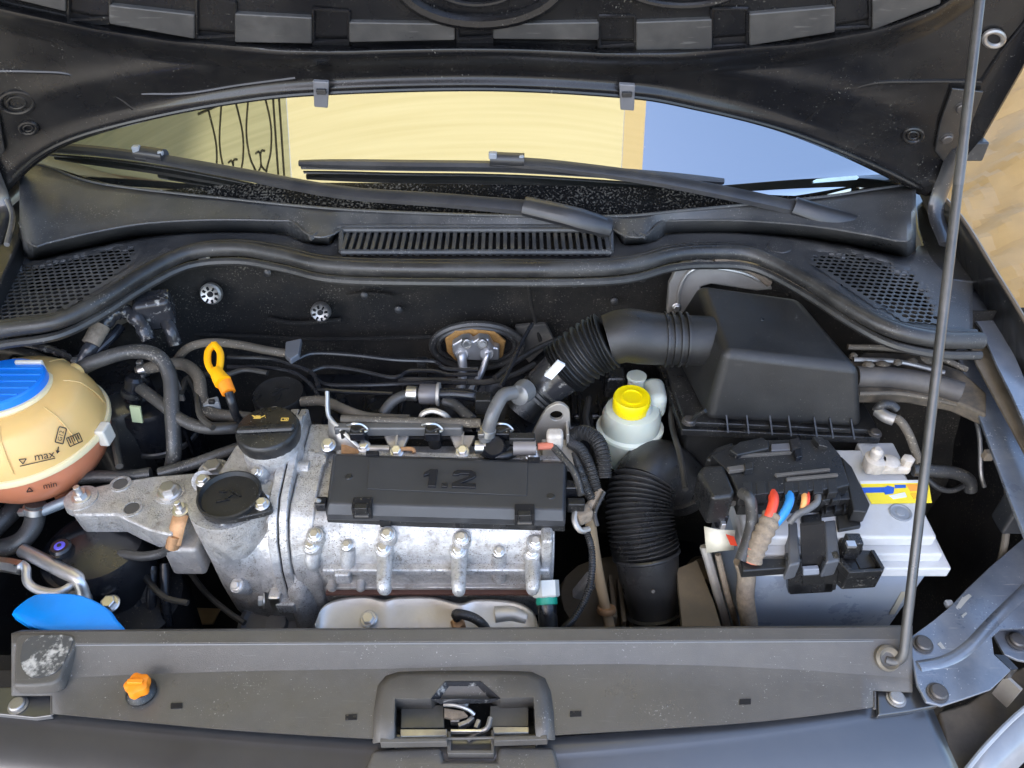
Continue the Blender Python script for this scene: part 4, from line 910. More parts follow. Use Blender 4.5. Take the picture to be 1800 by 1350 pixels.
def oil_cap():
    t = Thing('oil_filler_cap', 'black oil filler cap with yellow symbols', 'cap')
    P = Z(473, 762, .820)
    t.part('skirt', mb().lathe([(.0385, -.010), (.0400, -.006), (.0408, .006), (.0392, .011), (.037, .0125), (.0, .0125)], P, n=48, mod=lambda a, h: 1 + (.006 * math.cos(26 * a) if h < .007 else 0)), PLASTIC)
    top = P + Vector((0, 0, .0125))
    g = t.part('grip', mb().box(top + Vector((0, -.006, .002)), (.074, .012, .009), Matrix.Rotation(R(4), 3, 'Z')), PLASTIC, bevel=.005, seg=3)
    # oil can: spout, body, drop; and an open book, printed on the back half
    def sym(ptsl, c):
        for q in ptsl: t.part('symbol', mb().prism([top + Vector((c[0] + x * .001, c[1] + y * .001, .0002)) for x, y in q], (0, 0, .0006)), INKY)
    sym([[(-5, -2.5), (4, -2.5), (5, .6), (-5, .6)], [(-5, .6), (-9, 3.5), (-8, 4), (-3, 1.4)], [(5, -.5), (9, 2.6), (8.5, 3.6), (4, .6)], [(-3, 1.4), (3, 1.4), (3, 3), (-3, 3)], [(9.5, -1), (10.5, -1), (10, .8)]], (-.016, .017))
    def bar(c, w, h): return [(c[0] - w / 2, c[1] - h / 2), (c[0] + w / 2, c[1] - h / 2), (c[0] + w / 2, c[1] + h / 2), (c[0] - w / 2, c[1] + h / 2)]
    sym([bar((0, 2.4), 9, 1), bar((0, -2.4), 9, 1), bar((-4.4, 0), 1, 5), bar((4.4, 0), 1, 5), bar((0, 0), 1, 5), bar((2.2, 0), 2, 1.6)], (.020, .013))
oil_cap()

def mount():
    t = Thing('engine_mount', 'cast aluminium engine mount arm with bolts and two holes', 'engine mount')
    Q = [(119, 892), (126, 872), (150, 858), (205, 846), (270, 836), (345, 830), (420, 826), (425, 850), (345, 862), (336, 890), (318, 918), (300, 941), (262, 932), (228, 917), (205, 905), (160, 905), (130, 905)]
    top = [Z(u, v, .752) for u, v in Q]
    t.part('arm', mb().prism(top, (0, .004, -.042)), ALU, bevel=.004, seg=3)
    t.inst('stud', STUD, Z(143, 874, .754), (0, 0, 1), .012)
    t.part('stud_pad', mb().lathe([(.022, -.01), (.021, .0015), (.019, .002)], Z(143, 876, .752), n=28), ALU)
    for u, v, r in ((298, 866, .0155), (376, 828, .0165)): 
        t.part('bolt_pad', mb().lathe([(r * 1.3, -.01), (r * 1.25, .002)], Z(u, v, .752), n=26), ALU)
        t.inst('bolt', HEX, Z(u, v, .754), (0, 0, 1), r, spin=.3)
    for u, v in ((212, 851), (232, 894)):
        o = t.part('hole_rim', mb().lathe([(.014, -.002), (.0135, .0015), (.010, .0015), (.009, -.001)], Z(u, v, .752), n=24), ALU)
        t.part('hole', mb().lathe([(.0092, 0), (.0092, .0012)], Z(u, v, .752), n=20), mat('painted hole shade', (.10, .095, .09), .6, metal=.4), sub=o)  # flat disc whose dark colour stands for shade down the hole
    t.part('rubber_body', mb().lathe([(.062, -.10), (.066, -.06), (.066, -.03), (.058, -.012), (.02, 0)], Z(165, 945, .712), n=36), GLOSSK)
    t.part('rubber_ring', mb().lathe([(.067, -.012), (.069, -.008), (.067, -.004)], Z(165, 960, .69), n=36), GLOSSK)
mount()
def earth():
    t = Thing('earth_terminal', 'copper cable terminal bolted beside the engine mount', 'terminal')
    t.part('lug', mb().tube([Z(318, 905, .762), Z(312, 925, .755), Z(305, 955, .735)], .010, n=8, flat=((1, 0, 0), .4)), RUST)
    t.part('crimp', mb().tube([Z(308, 940, .745), Z(303, 962, .728)], .0085, n=10, smooth=False), RUST)
    t.inst('stud', STUD, Z(318, 897, .765), (0, -.1, 1), .0105)
    t.part('cable', mb().tube([Z(304, 958, .73), Z(285, 972, .712), Z(250, 978, .705), Z(210, 974, .70), Z(180, 985, .69), Z(150, 1008, .68), Z(132, 1026, .68)], .0062, n=12), HOSEG)
earth()

# ------------------------------------------------------------------ fuel rail, lifting eyes, intake
def fuel_rail():
    t = Thing('fuel_rail', 'fuel rail with three injectors behind the engine cover', 'fuel rail')
    RAIL = mat('grey rail plastic', (.12, .12, .12), .38, metal=.3, dust=.25)
    t.part('rail', mb().box((Z(738, 756, .80) + Z(612, 754, .80)) / 2 + Vector((.02, 0, 0)), (.172, .012, .016)), RAIL, bevel=.003)
    t.part('upper_rail', mb().tube([Z(600, 737, .805), Z(720, 741, .805), Z(845, 744, .805)], .0062, n=10), HOSEB)
    for u in (632, 762, 884):
        P = Z(u, 762, .797)
        o = t.part('injector', mb().lathe([(.009, -.03), (.009, -.012), (.011, -.010), (.011, .004), (.007, .008)], P, (0, -.25, .95), n=16), PLASTIC)
        t.part('connector', mb().box(P + Vector((0, -.008, .008)), (.020, .016, .014)), GLOSSK, sub=o, bevel=.002)
        t.part('spring_clip', mb().tube([P + Vector((-.014, 0, .016)), P + Vector((-.004, -.004, .022)), P + Vector((.006, -.002, .018)), P + Vector((.013, -.006, .012)), P + Vector((.004, -.012, .014))], .0017, n=6), STEEL, sub=o)
    for u in (697, 813):
        q = [Z(u - 22, 764, .79), Z(u + 22, 765, .79), Z(u + 10, 792, .782), Z(u - 10, 792, .782)]
        o = t.part('rail_bracket', mb().prism(q, (0, .0, -.006)), BRACK, bevel=.001)
        t.part('rib', mb().box(Z(u, 776, .792), (.003, .03, .005), Matrix.Rotation(R(8), 3, 'X')), BRACK, sub=o)
        t.inst('bolt', HEX, Z(u, 794, .786), (0, -.3, .95), .0095)
    t.part('spacer_tube', mb().tube([Z(640, 788, .785), Z(685, 789, .785)], .005, n=10, smooth=False), BRACK)
    t.part('copper_pipe', mb().tube([Z(690, 790, .79), Z(712, 789, .79), Z(726, 790, .79), Z(728, 796, .788)], .003, n=8), RUST)
    t.inst('bolt', HEX, Z(640, 785, .788), (0, -.3, .95), .009)
    t.part('shelf', mb().box((-.03, .768, .752), (.32, .05, .02)), DARK)
    t.part('bright_edge', mb().box((Z(700, 799, .782) + Z(880, 806, .782)) / 2, (.30, .008, .006), Matrix.Rotation(R(-2), 3, 'Z')), ALU, bevel=.001)
    t.part('tab', mb().box(Z(605, 772, .79), (.006, .004, .03)), PLASTIC)
    t.part('stay', mb().box(Z(700, 768, .785), (.15, .004, .004)), PLASTIC)
fuel_rail()
def eye_r():
    t = Thing('lifting_eye', 'steel lifting eye plate with a round hole beside the fluid reservoir', 'lifting eye')
    yy = .775; Q = [(922, 790), (935, 765), (955, 728), (966, 716), (982, 710), (996, 716), (1002, 732), (1001, 800), (985, 812)]
    P = [Y(u, v, yy) for u, v in curve2(Q, 3)]
    c = Y(978, 731, yy); r = .0085; n = 24
    # plate with a true hole: outline and hole bridged by nearest angles
    ang = lambda p: math.atan2(p.z - c.z, p.x - c.x)
    N = 48; outl = []
    for i in range(N):
        a = 2 * math.pi * i / N - math.pi; d = Vector((math.cos(a), 0, math.sin(a))); best = None
        for p, q in zip(P, P[1:] + P[:1]):
            e = q - p; den = d.x * e.z - d.z * e.x
            if abs(den) < 1e-9: continue
            tt = ((p.x - c.x) * e.z - (p.z - c.z) * e.x) / den; ss = ((p.x - c.x) * d.z - (p.z - c.z) * d.x) / den
            if tt > 0 and -1e-6 <= ss <= 1 + 1e-6 and (best is None or tt > best): best = tt
        outl.append(c + d * (best or .02))
    hole = [c + Vector((math.cos(2 * math.pi * i / N - math.pi), 0, math.sin(2 * math.pi * i / N - math.pi))) * r for i in range(N)]
    bk = Vector((0, .006, 0))
    t.part('plate', mb().loft([hole, outl, [p + bk for p in outl], [p + bk for p in hole], hole], False, False), BRACK, bevel=.001)
    t.part('foot', mb().box(Z(985, 800, .778), (.05, .05, .012)), BRACK, bevel=.002)
    t.part('fold', mb().box(Y(996, 775, yy - .012), (.004, .026, .05)), BRACK, bevel=.001)
    t.inst('bolt', HEX, Z(935, 800, .79), (0, -.4, .9), .009); t.inst('bolt', HEX, Z(937, 790, .795), (0, -.4, .9), .006)
eye_r()
def eye_l():
    t = Thing('bracket_plate', 'upright bent steel bracket behind the oil filler', 'bracket')
    Q = [Z(575, 688, .835), Z(577, 730, .815), Z(596, 752, .805), Z(632, 786, .79)]
    t.part('blade', mb().grid([Q, [Z(u, v, z) for u, v, z in ((578, 760, .78), (578, 785, .776), (592, 795, .776), (615, 798, .776))]]), BRACK, solid=.003)
    t.part('edge', mb().tube(Q, .0028, n=8, k=4), SHIELD)
    t.part('rust_patch', mb().prism([Z(u, v, .786) for u, v in ((600, 780), (632, 786), (630, 797), (600, 797))], (0, 0, -.004)), RUST)
eye_l()
def manifold():
    t = Thing('intake_manifold', 'black plastic intake manifold between engine and bulkhead', 'manifold')
    t.part('plenum', mb().box((-.05, .90, .69), (.46, .14, .09)), GLOSSK, bevel=.02, seg=4)
    for i in range(7): t.part('rib', mb().box((-.22 + i * .055, .88, .737), (.006, .10, .012)), GLOSSK, bevel=.002)
    for i in range(3):
        x = -.14 + i * .095
        t.part('runner', mb().tube([(x, .90, .71), (x, .86, .735), (x, .82, .745), (x, .78, .75)], .026, n=16), PLASTIC)
    for u, v in ((652, 690), (600, 690)):
        P = Z(u, v + 12, .76); t.part('clip_post', mb().lathe([(.010, -.02), (.008, 0), (.006, .006)], P, n=14), PLASTIC)
    t.part('brace', mb().box(Z(742, 650, .765), (.012, .008, .03)), PLASTIC, bevel=.001)
    t.part('brace', mb().box(Z(742, 633, .77), (.016, .010, .006)), PLASTIC, bevel=.001)
manifold()
def rear_cap():
    t = Thing('round_black_cap', 'wide round black cap standing behind the oil filler cap', 'cap')
    P = Z(489, 690, .775)
    t.part('lid', mb().lathe([(.036, -.03), (.0375, -.022), (.0375, -.003), (.0355, 0), (.033, -.0015), (0.0, -.001)], P, n=44), PLASTIC)
    for k in range(5): t.part('embossed_mark', mb().box(P + Vector((.004 * math.cos(k * 2.1), .010 - .006 * k, .0003)), (.020 - .002 * k, .0022, .0016), Matrix.Rotation(.5 * k, 3, 'Z')), PLASTIC)
    t.part('neck', mb().lathe([(.034, -.08), (.034, -.03)], P, n=30), DARK)
rear_cap()
def dipstick():
    t = Thing('dipstick', 'orange dipstick with a loop handle', 'dipstick')
    A, B, C, D = Z(377, 607, .865), Z(375, 650, .855), Z(392, 668, .85), Z(402, 690, .842)
    lp = [A + Vector((0, 0, .002)), Z(366, 618, .865), Z(366, 640, .86), Z(377, 656, .856), Z(386, 645, .859), Z(387, 620, .865)]
    pts = catmull(lp + lp[:1], 6); m = mb(); m.tube(pts, .0048, n=10, smooth=False, caps=False); t.part('loop', m, AMBER)
    t.part('grip', mb().tube([Z(379, 652, .857), Z(385, 662, .855), Z(392, 672, .852)], lambda s: .0085 + .003 * s, n=12), AMBER)
    t.part('grip_base', mb().tube([C, D], lambda s: .0105 - .001 * s, n=12), ORANGE)
    t.part('tube', mb().tube([D, Z(408, 710, .83), Z(416, 732, .80), Z(432, 748, .77)], .0058, n=10), GLOSSK)
dipstick()

# ------------------------------------------------------------------ hoses and pipes, each a thing of its own
def hose(name, label, cat, M, r, pts, clamps=(), group=None, k=6, n=14):
    P = [Z(*p) for p in pts]
    t = Thing(name, label, cat, group)
    t.part('tube', mb().tube(P, r, n=n, k=k), M)
    C = catmull(P, 8)
    for c in clamps:
        i = min(len(C) - 2, max(1, int(c * (len(C) - 1)))); ax = (C[i + 1] - C[i - 1]).normalized(); rr = r if not callable(r) else r(c)
        o = t.part('clamp', mb().lathe([(rr * 1.04, -.005), (rr * 1.16, -.0045), (rr * 1.16, .0045), (rr * 1.04, .005)], C[i], ax, n=20), STEEL)
        s = ax.orthogonal().normalized(); s = s if s.z > 0 else -s
        t.part('clamp_ear', mb().box(C[i] + s * rr * 1.3, (.008, .008, .008)), STEELD, sub=o, bevel=.001)
    return t
hose('coolant_hose', 'thick grey hose arching from the coolant tank over the canister', 'hose', HOSEG, .0102, [(128, 655, .835), (170, 635, .85), (230, 618, .855), (275, 625, .85), (298, 660, .83), (302, 720, .80), (306, 790, .76), (300, 830, .72)], (.04,))
hose('heater_hose', 'brown dusty heater hose bent like an S behind the dipstick', 'hose', HOSEB, .0088, [(242, 655, .81), (270, 645, .815), (320, 640, .815), (348, 662, .81), (355, 700, .795), (372, 726, .785), (410, 732, .78), (440, 735, .775)], (.06,))
hose('branch_hose', 'grey hose sloping from the brown hose joint toward the oil filler', 'hose', HOSEG, .0085, [(232, 672, .812), (255, 688, .808), (290, 715, .80), (320, 738, .79), (360, 752, .785), (405, 752, .78), (425, 750, .77)], (.08,))
hose('vacuum_hose', 'thin dusty hose arching along the bulkhead behind the dipstick', 'hose', HOSEB, .0062, [(305, 640, .80), (330, 612, .83), (370, 602, .835), (420, 606, .83), (470, 616, .825), (510, 622, .82)])
hose('lower_coolant_hose', 'straight grey hose running under the filler to the canister', 'hose', HOSEG, .0080, [(280, 832, .745), (340, 815, .75), (390, 797, .755), (440, 780, .755)])
hose('crossover_hose', 'grey hose running behind the oil filler to the fuel rail', 'hose', HOSEB, .0072, [(530, 706, .79), (570, 705, .795), (610, 722, .80), (650, 734, .80), (720, 738, .798)])
hose('tank_outlet_hose', 'grey hose curving down from below the coolant tank', 'hose', HOSEG, .0125, [(62, 885, .735), (62, 905, .72), (55, 930, .71), (30, 955, .70), (-30, 972, .69)], (.14,))
hose('left_edge_hose', 'grey hose at the left picture edge below the coolant tank', 'hose', HOSEG, .013, [(38, 880, .70), (15, 905, .70), (-20, 940, .69)])
hose('tank_link_pipe', 'short bluish pipe beside the coolant tank outlet', 'pipe', mat('blue grey pipe', (.20, .24, .28), .35, metal=.4), .0075, [(75, 898, .725), (100, 888, .73), (125, 878, .735)])
hose('hose_under_tank', 'dark hose between the coolant tank and the mount arm', 'hose', HOSEG, .0085, [(120, 842, .74), (170, 838, .745), (220, 838, .745), (265, 832, .745)])
hose('refrigerant_pipe', 'thick bare aluminium pipe above the blue cap', 'pipe', PIPE, .0092, [(40, 968, .70), (75, 985, .70), (110, 1003, .70), (138, 1018, .698), (148, 1045, .68), (150, 1080, .66)])
hose('thin_refrigerant_pipe', 'thin bare aluminium pipe looping above the blue cap', 'pipe', PIPE, .0056, [(38, 992, .70), (46, 1000, .70), (48, 1022, .695), (65, 1036, .69), (95, 1042, .69), (115, 1036, .69), (134, 1022, .69)])
hose('pipe_fitting', 'steel pipe fitting at the left edge', 'pipe', STEEL, .0095, [(-30, 990, .70), (10, 993, .70), (38, 998, .70)], n=6)
hose('throttle_hose', 'grey hose bending down from the throttle pipe to the fuel rail', 'hose', mat('grey shiny hose', (.10, .10, .10), .32, dust=.2), .0092, [(905, 690, .855), (885, 695, .858), (872, 715, .85), (862, 740, .835), (852, 780, .80)], (.9,))
hose('breather_hose', 'short grey breather hose left of the valve', 'hose', HOSEG, .0075, [(672, 728, .79), (690, 706, .80), (712, 695, .805), (740, 692, .805)])
hose('valve_outlet_hose', 'short grey hose falling from the valve to the rail', 'hose', HOSEG, .0075, [(780, 705, .80), (800, 712, .80), (815, 725, .80), (830, 738, .80)])
hose('brown_transmission_pipe', 'long brown dusty pipe beside the lower intake hose', 'pipe', mat('rusty brown pipe', (.22, .15, .08), .6, dust=.5, dcol=(.34, .26, .16)), .0072, [(1036, 905, .74), (1042, 950, .71), (1050, 1000, .68), (1060, 1050, .645), (1068, 1085, .62), (1075, 1120, .60)])
hose('corrugated_wire_sleeve', 'thin ribbed black wire sleeve beside the brown pipe', 'wire', RUBBER, lambda s: .0042 + .0007 * math.sin(s * 320), [(1030, 930, .745), (1040, 965, .73), (1040, 1010, .70), (1030, 1050, .675), (1010, 1085, .65), (990, 1105, .63)], k=40, n=10)
def loom():
    t = Thing('wiring_loom', 'bundle of black ribbed wiring sleeves beside the engine cover', 'wiring')
    def rib(pts, r, f): 
        t.part('sleeve', mb().tube([Z(*p) for p in pts], lambda s: r + r * .10 * math.sin(s * f), n=12, k=36), RUBBER)
    rib([(1006, 768, .79), (1025, 760, .80), (1048, 772, .80), (1060, 800, .79), (1062, 840, .77)], .0095, 260)
    rib([(1004, 780, .785), (1020, 790, .79), (1034, 815, .785), (1045, 850, .77), (1052, 880, .755)], .0075, 260)
    rib([(1010, 800, .78), (1018, 825, .78), (1032, 862, .77), (1050, 890, .755)], .0062, 240)
    t.part('cable', mb().tube([Z(972, 785, .80), Z(992, 808, .80), Z(1010, 832, .795), (Z(1022, 870, .785))], .0048, n=10), HOSEG)
    t.part('tape_wrap', mb().tube([Z(1055, 862, .765), Z(1040, 885, .76), Z(1015, 915, .75)], .006, n=10), TAPE)
    t.part('plug', mb().box(Z(1005, 860, .78), (.018, .014, .02)), GLOSSK, bevel=.002)
    t.part('plug', mb().box(Z(1012, 888, .772), (.022, .012, .016)), PLASTIC, bevel=.002)
    t.part('ring_clip', mb().tube([Z(1012, 895, .765), Z(1010, 915, .76), Z(1020, 932, .75), Z(1035, 930, .745)], .004, n=8), BRACK)
    t.part('clip_body', mb().box(Z(1025, 905, .757), (.022, .018, .02), Matrix.Rotation(.5, 3, 'Z')), TAPE, bevel=.004)
    t.part('strap', mb().tube([Z(1062, 865, .77), Z(1046, 900, .76), Z(1050, 925, .75)], .0028, n=8), RUBBER)
loom()
def sensor_green():
    t = Thing('coolant_sensor', 'green ringed sensor plug at the right end of the engine head', 'sensor')
    P = Z(960, 1042, .688); ax = Vector((.05, -.75, -.5)).normalized()
    t.part('nut', mb().lathe([(.0175, -.015), (.0175, .004), (.015, .006)], P, ax, n=6), mat('white nut plastic', (.62, .62, .56), .45, dust=.2))
    t.part('green_ring', mb().lathe([(.0135, .003), (.0135, .014), (.012, .015)], P, ax, n=24), GREEN)
    t.part('plug_body', mb().lathe([(.0125, .014), (.012, .045), (.008, .05)], P, ax, n=16), GLOSSK)
    t.part('lead', mb().tube([P + ax * .045, P + ax * .07 + Vector((.01, 0, -.01)), P + ax * .09 + Vector((.0, 0, -.05))], .007, n=10), RUBBER)
sensor_green()
def wires():
    MM = mat('shiny black wire', (.02, .02, .022), .25)
    for lab, z, P in (('upper thin wire line crossing the manifold', .79, [(520, 632), (552, 621), (620, 624), (690, 632), (735, 634), (765, 636), (785, 648), (840, 650)]),
                      ('middle thin wire line crossing the manifold', .785, [(548, 652), (575, 645), (625, 650), (680, 662), (700, 662), (720, 652), (765, 652), (790, 658), (840, 658)]),
                      ('lower thin wire line above the fuel hose', .78, [(555, 664), (575, 676), (640, 677), (700, 675), (760, 673), (820, 673)]),
                      ('lowest thin wire line above the fuel hose', .775, [(560, 684), (600, 688), (650, 690), (690, 692)]),
                      ('thick black wire sloping down behind the round cap', .79, [(400, 628), (470, 630), (510, 640), (548, 655), (560, 680)]),
                      ('second black wire sloping down behind the round cap', .785, [(400, 645), (470, 646), (520, 656), (550, 680), (560, 700)]),
                      ('wire hanging right of the air conditioning ports', .83, [(935, 570), (915, 605), (900, 640), (880, 680)])):
        solo('wire', mb().tube([Z(u, v, z) for u, v in P], .0032, n=8), MM, lab, 'wire', 'thin wires behind the engine')
wires()
def ac_ports():
    t = Thing('air_conditioning_ports', 'oval bulkhead port with two bare aluminium pipes', 'pipe fitting')
    yy = 1.0; E = lambda u, v, d=0: Y(u, v, yy - d)
    m = mb(); N = 40; m.tube([E(838 + 78 * math.cos(2 * math.pi * i / N), 608 + 38 * math.sin(2 * math.pi * i / N)) for i in range(N + 1)], .006, n=8, smooth=False, caps=False)
    t.part('rubber_rim', m, HOSEG)
    m = mb(); m.tube([E(838 + 67 * math.cos(2 * math.pi * i / N), 607 + 30 * math.sin(2 * math.pi * i / N), .003) for i in range(N + 1)], .004, n=8, smooth=False, caps=False)
    t.part('inner_rim', m, SEAL)
    t.part('backing', mb().prism([E(838 + 72 * math.cos(2 * math.pi * i / N), 608 + 34 * math.sin(2 * math.pi * i / N), -.004) for i in range(N)], (0, .004, 0)), DARK)
    t.part('foam', mb().prism([E(u, v, .001) for u, v in ((782, 590), (800, 578), (830, 574), (870, 578), (890, 595), (884, 625), (800, 630), (786, 615))], (0, -.008, 0)), FOAM, bevel=.004)
    t.part('block', mb().prism([E(u, v, .012) for u, v in ((795, 596), (812, 586), (826, 584), (832, 590), (842, 584), (860, 586), (868, 600), (878, 602), (878, 622), (855, 624), (815, 622), (797, 612))], (0, -.016, 0)), PIPE, bevel=.003)
    for u, v, (a, b, c) in ((820, 603, ((812, 628), (813, 660), (808, 690))), (848, 603, ((856, 626), (846, 655), (826, 690)))):
        t.part('port_screw', mb().lathe([(.009, 0), (.009, .002), (.008, .004), (.0068, .001), (.0048, .001), (.004, .005)], E(u, v, .028), (0, -1, .25), n=24), STEEL)
        t.part('flange', mb().lathe([(.012, -.008), (.0125, .0), (.010, .004)], E(u + (-8 if u < 830 else 8), v + 18, .026), (0, -1, .3), n=24), PIPE)
        t.part('pipe', mb().tube([E(u + (-8 if u < 830 else 8), v + 20, .028), E(*a, .034), E(*b, .05), E(*c, .09)],   .0075 if u < 830 else .005, n=14), PIPE)
ac_ports()
def valve():
    t = Thing('purge_valve', 'small grey cylindrical valve behind the fuel rail', 'valve')
    a, b = Z(738, 692, .808), Z(768, 693, .808)
    t.part('body', mb().lathe([(.0135, 0), (.0145, .003), (.0145, .022), (.013, .025)], a, b - a, n=24), mat('grey valve body', (.14, .13, .13), .4, metal=.3))
    t.part('collar', mb().lathe([(.0165, .024), (.0165, .028)], a, b - a, n=24), BRACK)
    t.part('nozzle', mb().tube([b, Z(800, 692, .808), Z(828, 695, .806), Z(850, 700, .80)], .0085, n=12), GLOSSK)
    t.part('connector', mb().box(Z(850, 708, .805), (.022, .02, .026)), PLASTIC, bevel=.002)
    t.part('ferrule', mb().lathe([(.0105, -.018), (.0105, -.004)], a, b - a, n=16), STEEL)
    t.part('loop_strap', mb().tube([Z(738, 738, .80), Z(745, 726, .812), Z(762, 722, .815), Z(780, 728, .812), Z(790, 738, .80)], .004, n=8), BRACK)
valve()
def coil_plug():
    t = Thing('coil_connector', 'black round wiring connector above the engine cover', 'connector')
    t.part('body', mb().lathe([(.016, -.02), (.017, -.012), (.017, .0), (.013, .006)], Z(868, 786, .802), (0, -.4, .9), n=24), GLOSSK)
    t.part('socket', mb().tube([Z(845, 790, .795), Z(860, 800, .795), Z(885, 802, .795), Z(905, 795, .795)], .006, n=10), PLASTIC)
    t.part('barrel', mb().tube([Z(902, 786, .802), Z(942, 786, .802)], .011, n=16, smooth=False), mat('grey barrel', (.19, .17, .16), .4, metal=.3))
    t.part('latch', mb().box(Z(918, 771, .812), (.034, .012, .012)), PLASTIC, bevel=.002)
    t.part('ferrule', mb().lathe([(.009, -.008), (.009, .006)], Z(846, 786, .80), (1, 0, 0), n=16), STEEL)
    t.part('red_seal', mb().tube([Z(945, 785, .802), Z(972, 783, .802)], .005, n=8, smooth=False), mat('faded red rubber', (.5, .14, .08), .5))
    t.part('pale_boot', mb().box(Z(975, 772, .805), (.022, .018, .028)), LEAD, bevel=.005)
coil_plug()
# ================================================================== right hand side
def airbox():
    t = Thing('air_filter_box', 'large matte black air filter box with sloping lid', 'air filter box')
    fl, fr, br, bl = Y(1272, 617, .795), Y(1514, 646, .775), Y(1402, 522, .925), Y(1228, 497, .955)
    b1, b2, b3, b4 = Z(1240, 742, .806), Z(1518, 756, .806), Vector((.505, .95, .806)), Vector((.285, .96, .806))
    top = [fl, fr, br, bl]; low = [b1, b2, b3, b4]
    lid = t.part('lid', mb().loft([low, top]), BOXPL, bevel=.012, seg=4, ang=30)
    R1 = [(1207, 737), (1545, 757), (1556, 772), (1205, 752)]
    z = .806
    rim = [Z(1205, 742, z), Z(1546, 757, z), Vector((.535, .97, z)), Vector((.27, .97, z))]
    t.part('rim', mb().prism(rim, (0, 0, -.008)), PLASTIC, bevel=.002)
    t.part('base_rim', mb().prism([p + Vector((0, -.004, -.010)) + Vector((.004 if p.x > .4 else -.004, 0, 0)) for p in rim], (0, 0, -.012)), PLASTIC, bevel=.002)
    t.part('base', mb().prism([p + Vector((.01 if p.x < .4 else -.01, .012, -.022)) for p in rim], (0, 0, -.15)), BOXPL, bevel=.004)
    fn = (fr - fl).cross(b1 - fl).normalized(); fn = fn if fn.y < 0 else -fn
    for u in (1277, 1313, 1354, 1387, 1432, 1460, 1497):
        P = PL(u, 728 + (u - 1277) * .05, fl, fn); q = PL(u, 750 + (u - 1277) * .05, fl, fn)
        t.part('rib', mb().prism([P + Vector((-.001, .002, 0)), P + Vector((.001, .002, 0)), q + Vector((.001, -.012, 0)), q + Vector((-.001, -.012, 0))], (0, .012, .0)), PLASTIC)
    t.part('moulding_pip', mb().lathe([(.004, 0), (.003, .0015)], PL(1339, 562, fl + Vector((0, 0, .001)), (fr - fl).cross(bl - fl)), (0, 0, 1), n=14), PLASTIC)
    t.inst('screw', TORXB, Z(1211, 741, .809), (0, 0, 1), .008); t.inst('screw', TORXB, Z(1538, 762, .808), (0, 0, 1), .007)
    t.part('corner_clip', mb().tube([Z(1216, 740, .812), Z(1228, 728, .83), Z(1240, 722, .84)], .003, n=8), PLASTIC)
    t.part('snorkel_collar', mb().tube([Y(1165, 597, .86), Y(1250, 600, .86)], .0345, n=28, smooth=False), BOXPL, bevel=.002)
    for u in (1168, 1180, 1192, 1204): t.part('collar_ring', mb().lathe([(.035, -.002), (.038, -.0015), (.038, .0015), (.035, .002)], Y(u, 597, .86), (1, 0, 0), n=32), PLASTIC)
airbox()
def upper_duct():
    t = Thing('intake_duct', 'black intake duct with ribbed bellows left of the air filter box', 'duct')
    a, b, c, d, e, f, g = Y(1172, 597, .86), Y(1135, 594, .862), Y(1100, 590, .862), Y(1068, 598, .86), Y(1040, 612, .858), Y(1002, 640, .852), Y(975, 668, .845)
    t.part('elbow', mb().tube([a, b, c, d], lambda s: .0350 + .002 * math.sin(s * 3), n=30), BOXPL)
    t.part('bellows', mb().tube([d, e, f, Y(990, 650, .85)], lambda s: .0378 + .0030 * math.sin(s * 2 * math.pi * 13), n=30, k=44), BOXPL)
    t.part('foil_wrap', mb().tube([Y(998, 646, .848), Y(975, 665, .845), Y(955, 682, .84)], lambda s: .033 - .004 * s, n=22), FOIL)
    t.part('throttle_pipe', mb().tube([Y(960, 678, .842), Y(935, 700, .835), Y(915, 725, .825)], lambda s: .028 - .003 * s, n=24), PLASTIC)
    for k, q in enumerate((.12, .34, .5)):
        P = Y(962, 678, .842).lerp(Y(925, 712, .83), q); t.part('ring', mb().lathe([(.027, -.003), (.0305, -.002), (.0305, .002), (.027, .003)], P, Y(925, 712, .83) - Y(962, 678, .842), n=28), RUBBER)
    t.part('nozzle', mb().lathe([(.016, -.01), (.014, .012), (.010, .014)], Y(918, 690, .80), (-.4, -.8, .3), n=18), mat('worn grey nozzle', (.22, .22, .22), .35, metal=.4))
    t.part('lower_cup', mb().lathe([(.027, -.05), (.030, -.03), (.030, 0)], Y(928, 730, .835), (.2, -.3, .95), n=26), GLOSSK)
    t.part('torn_tag', mb().box(Y(975, 650, .805), (.012, .004, .03), Matrix.Rotation(.6, 3, 'Y')), LBW)
upper_duct()
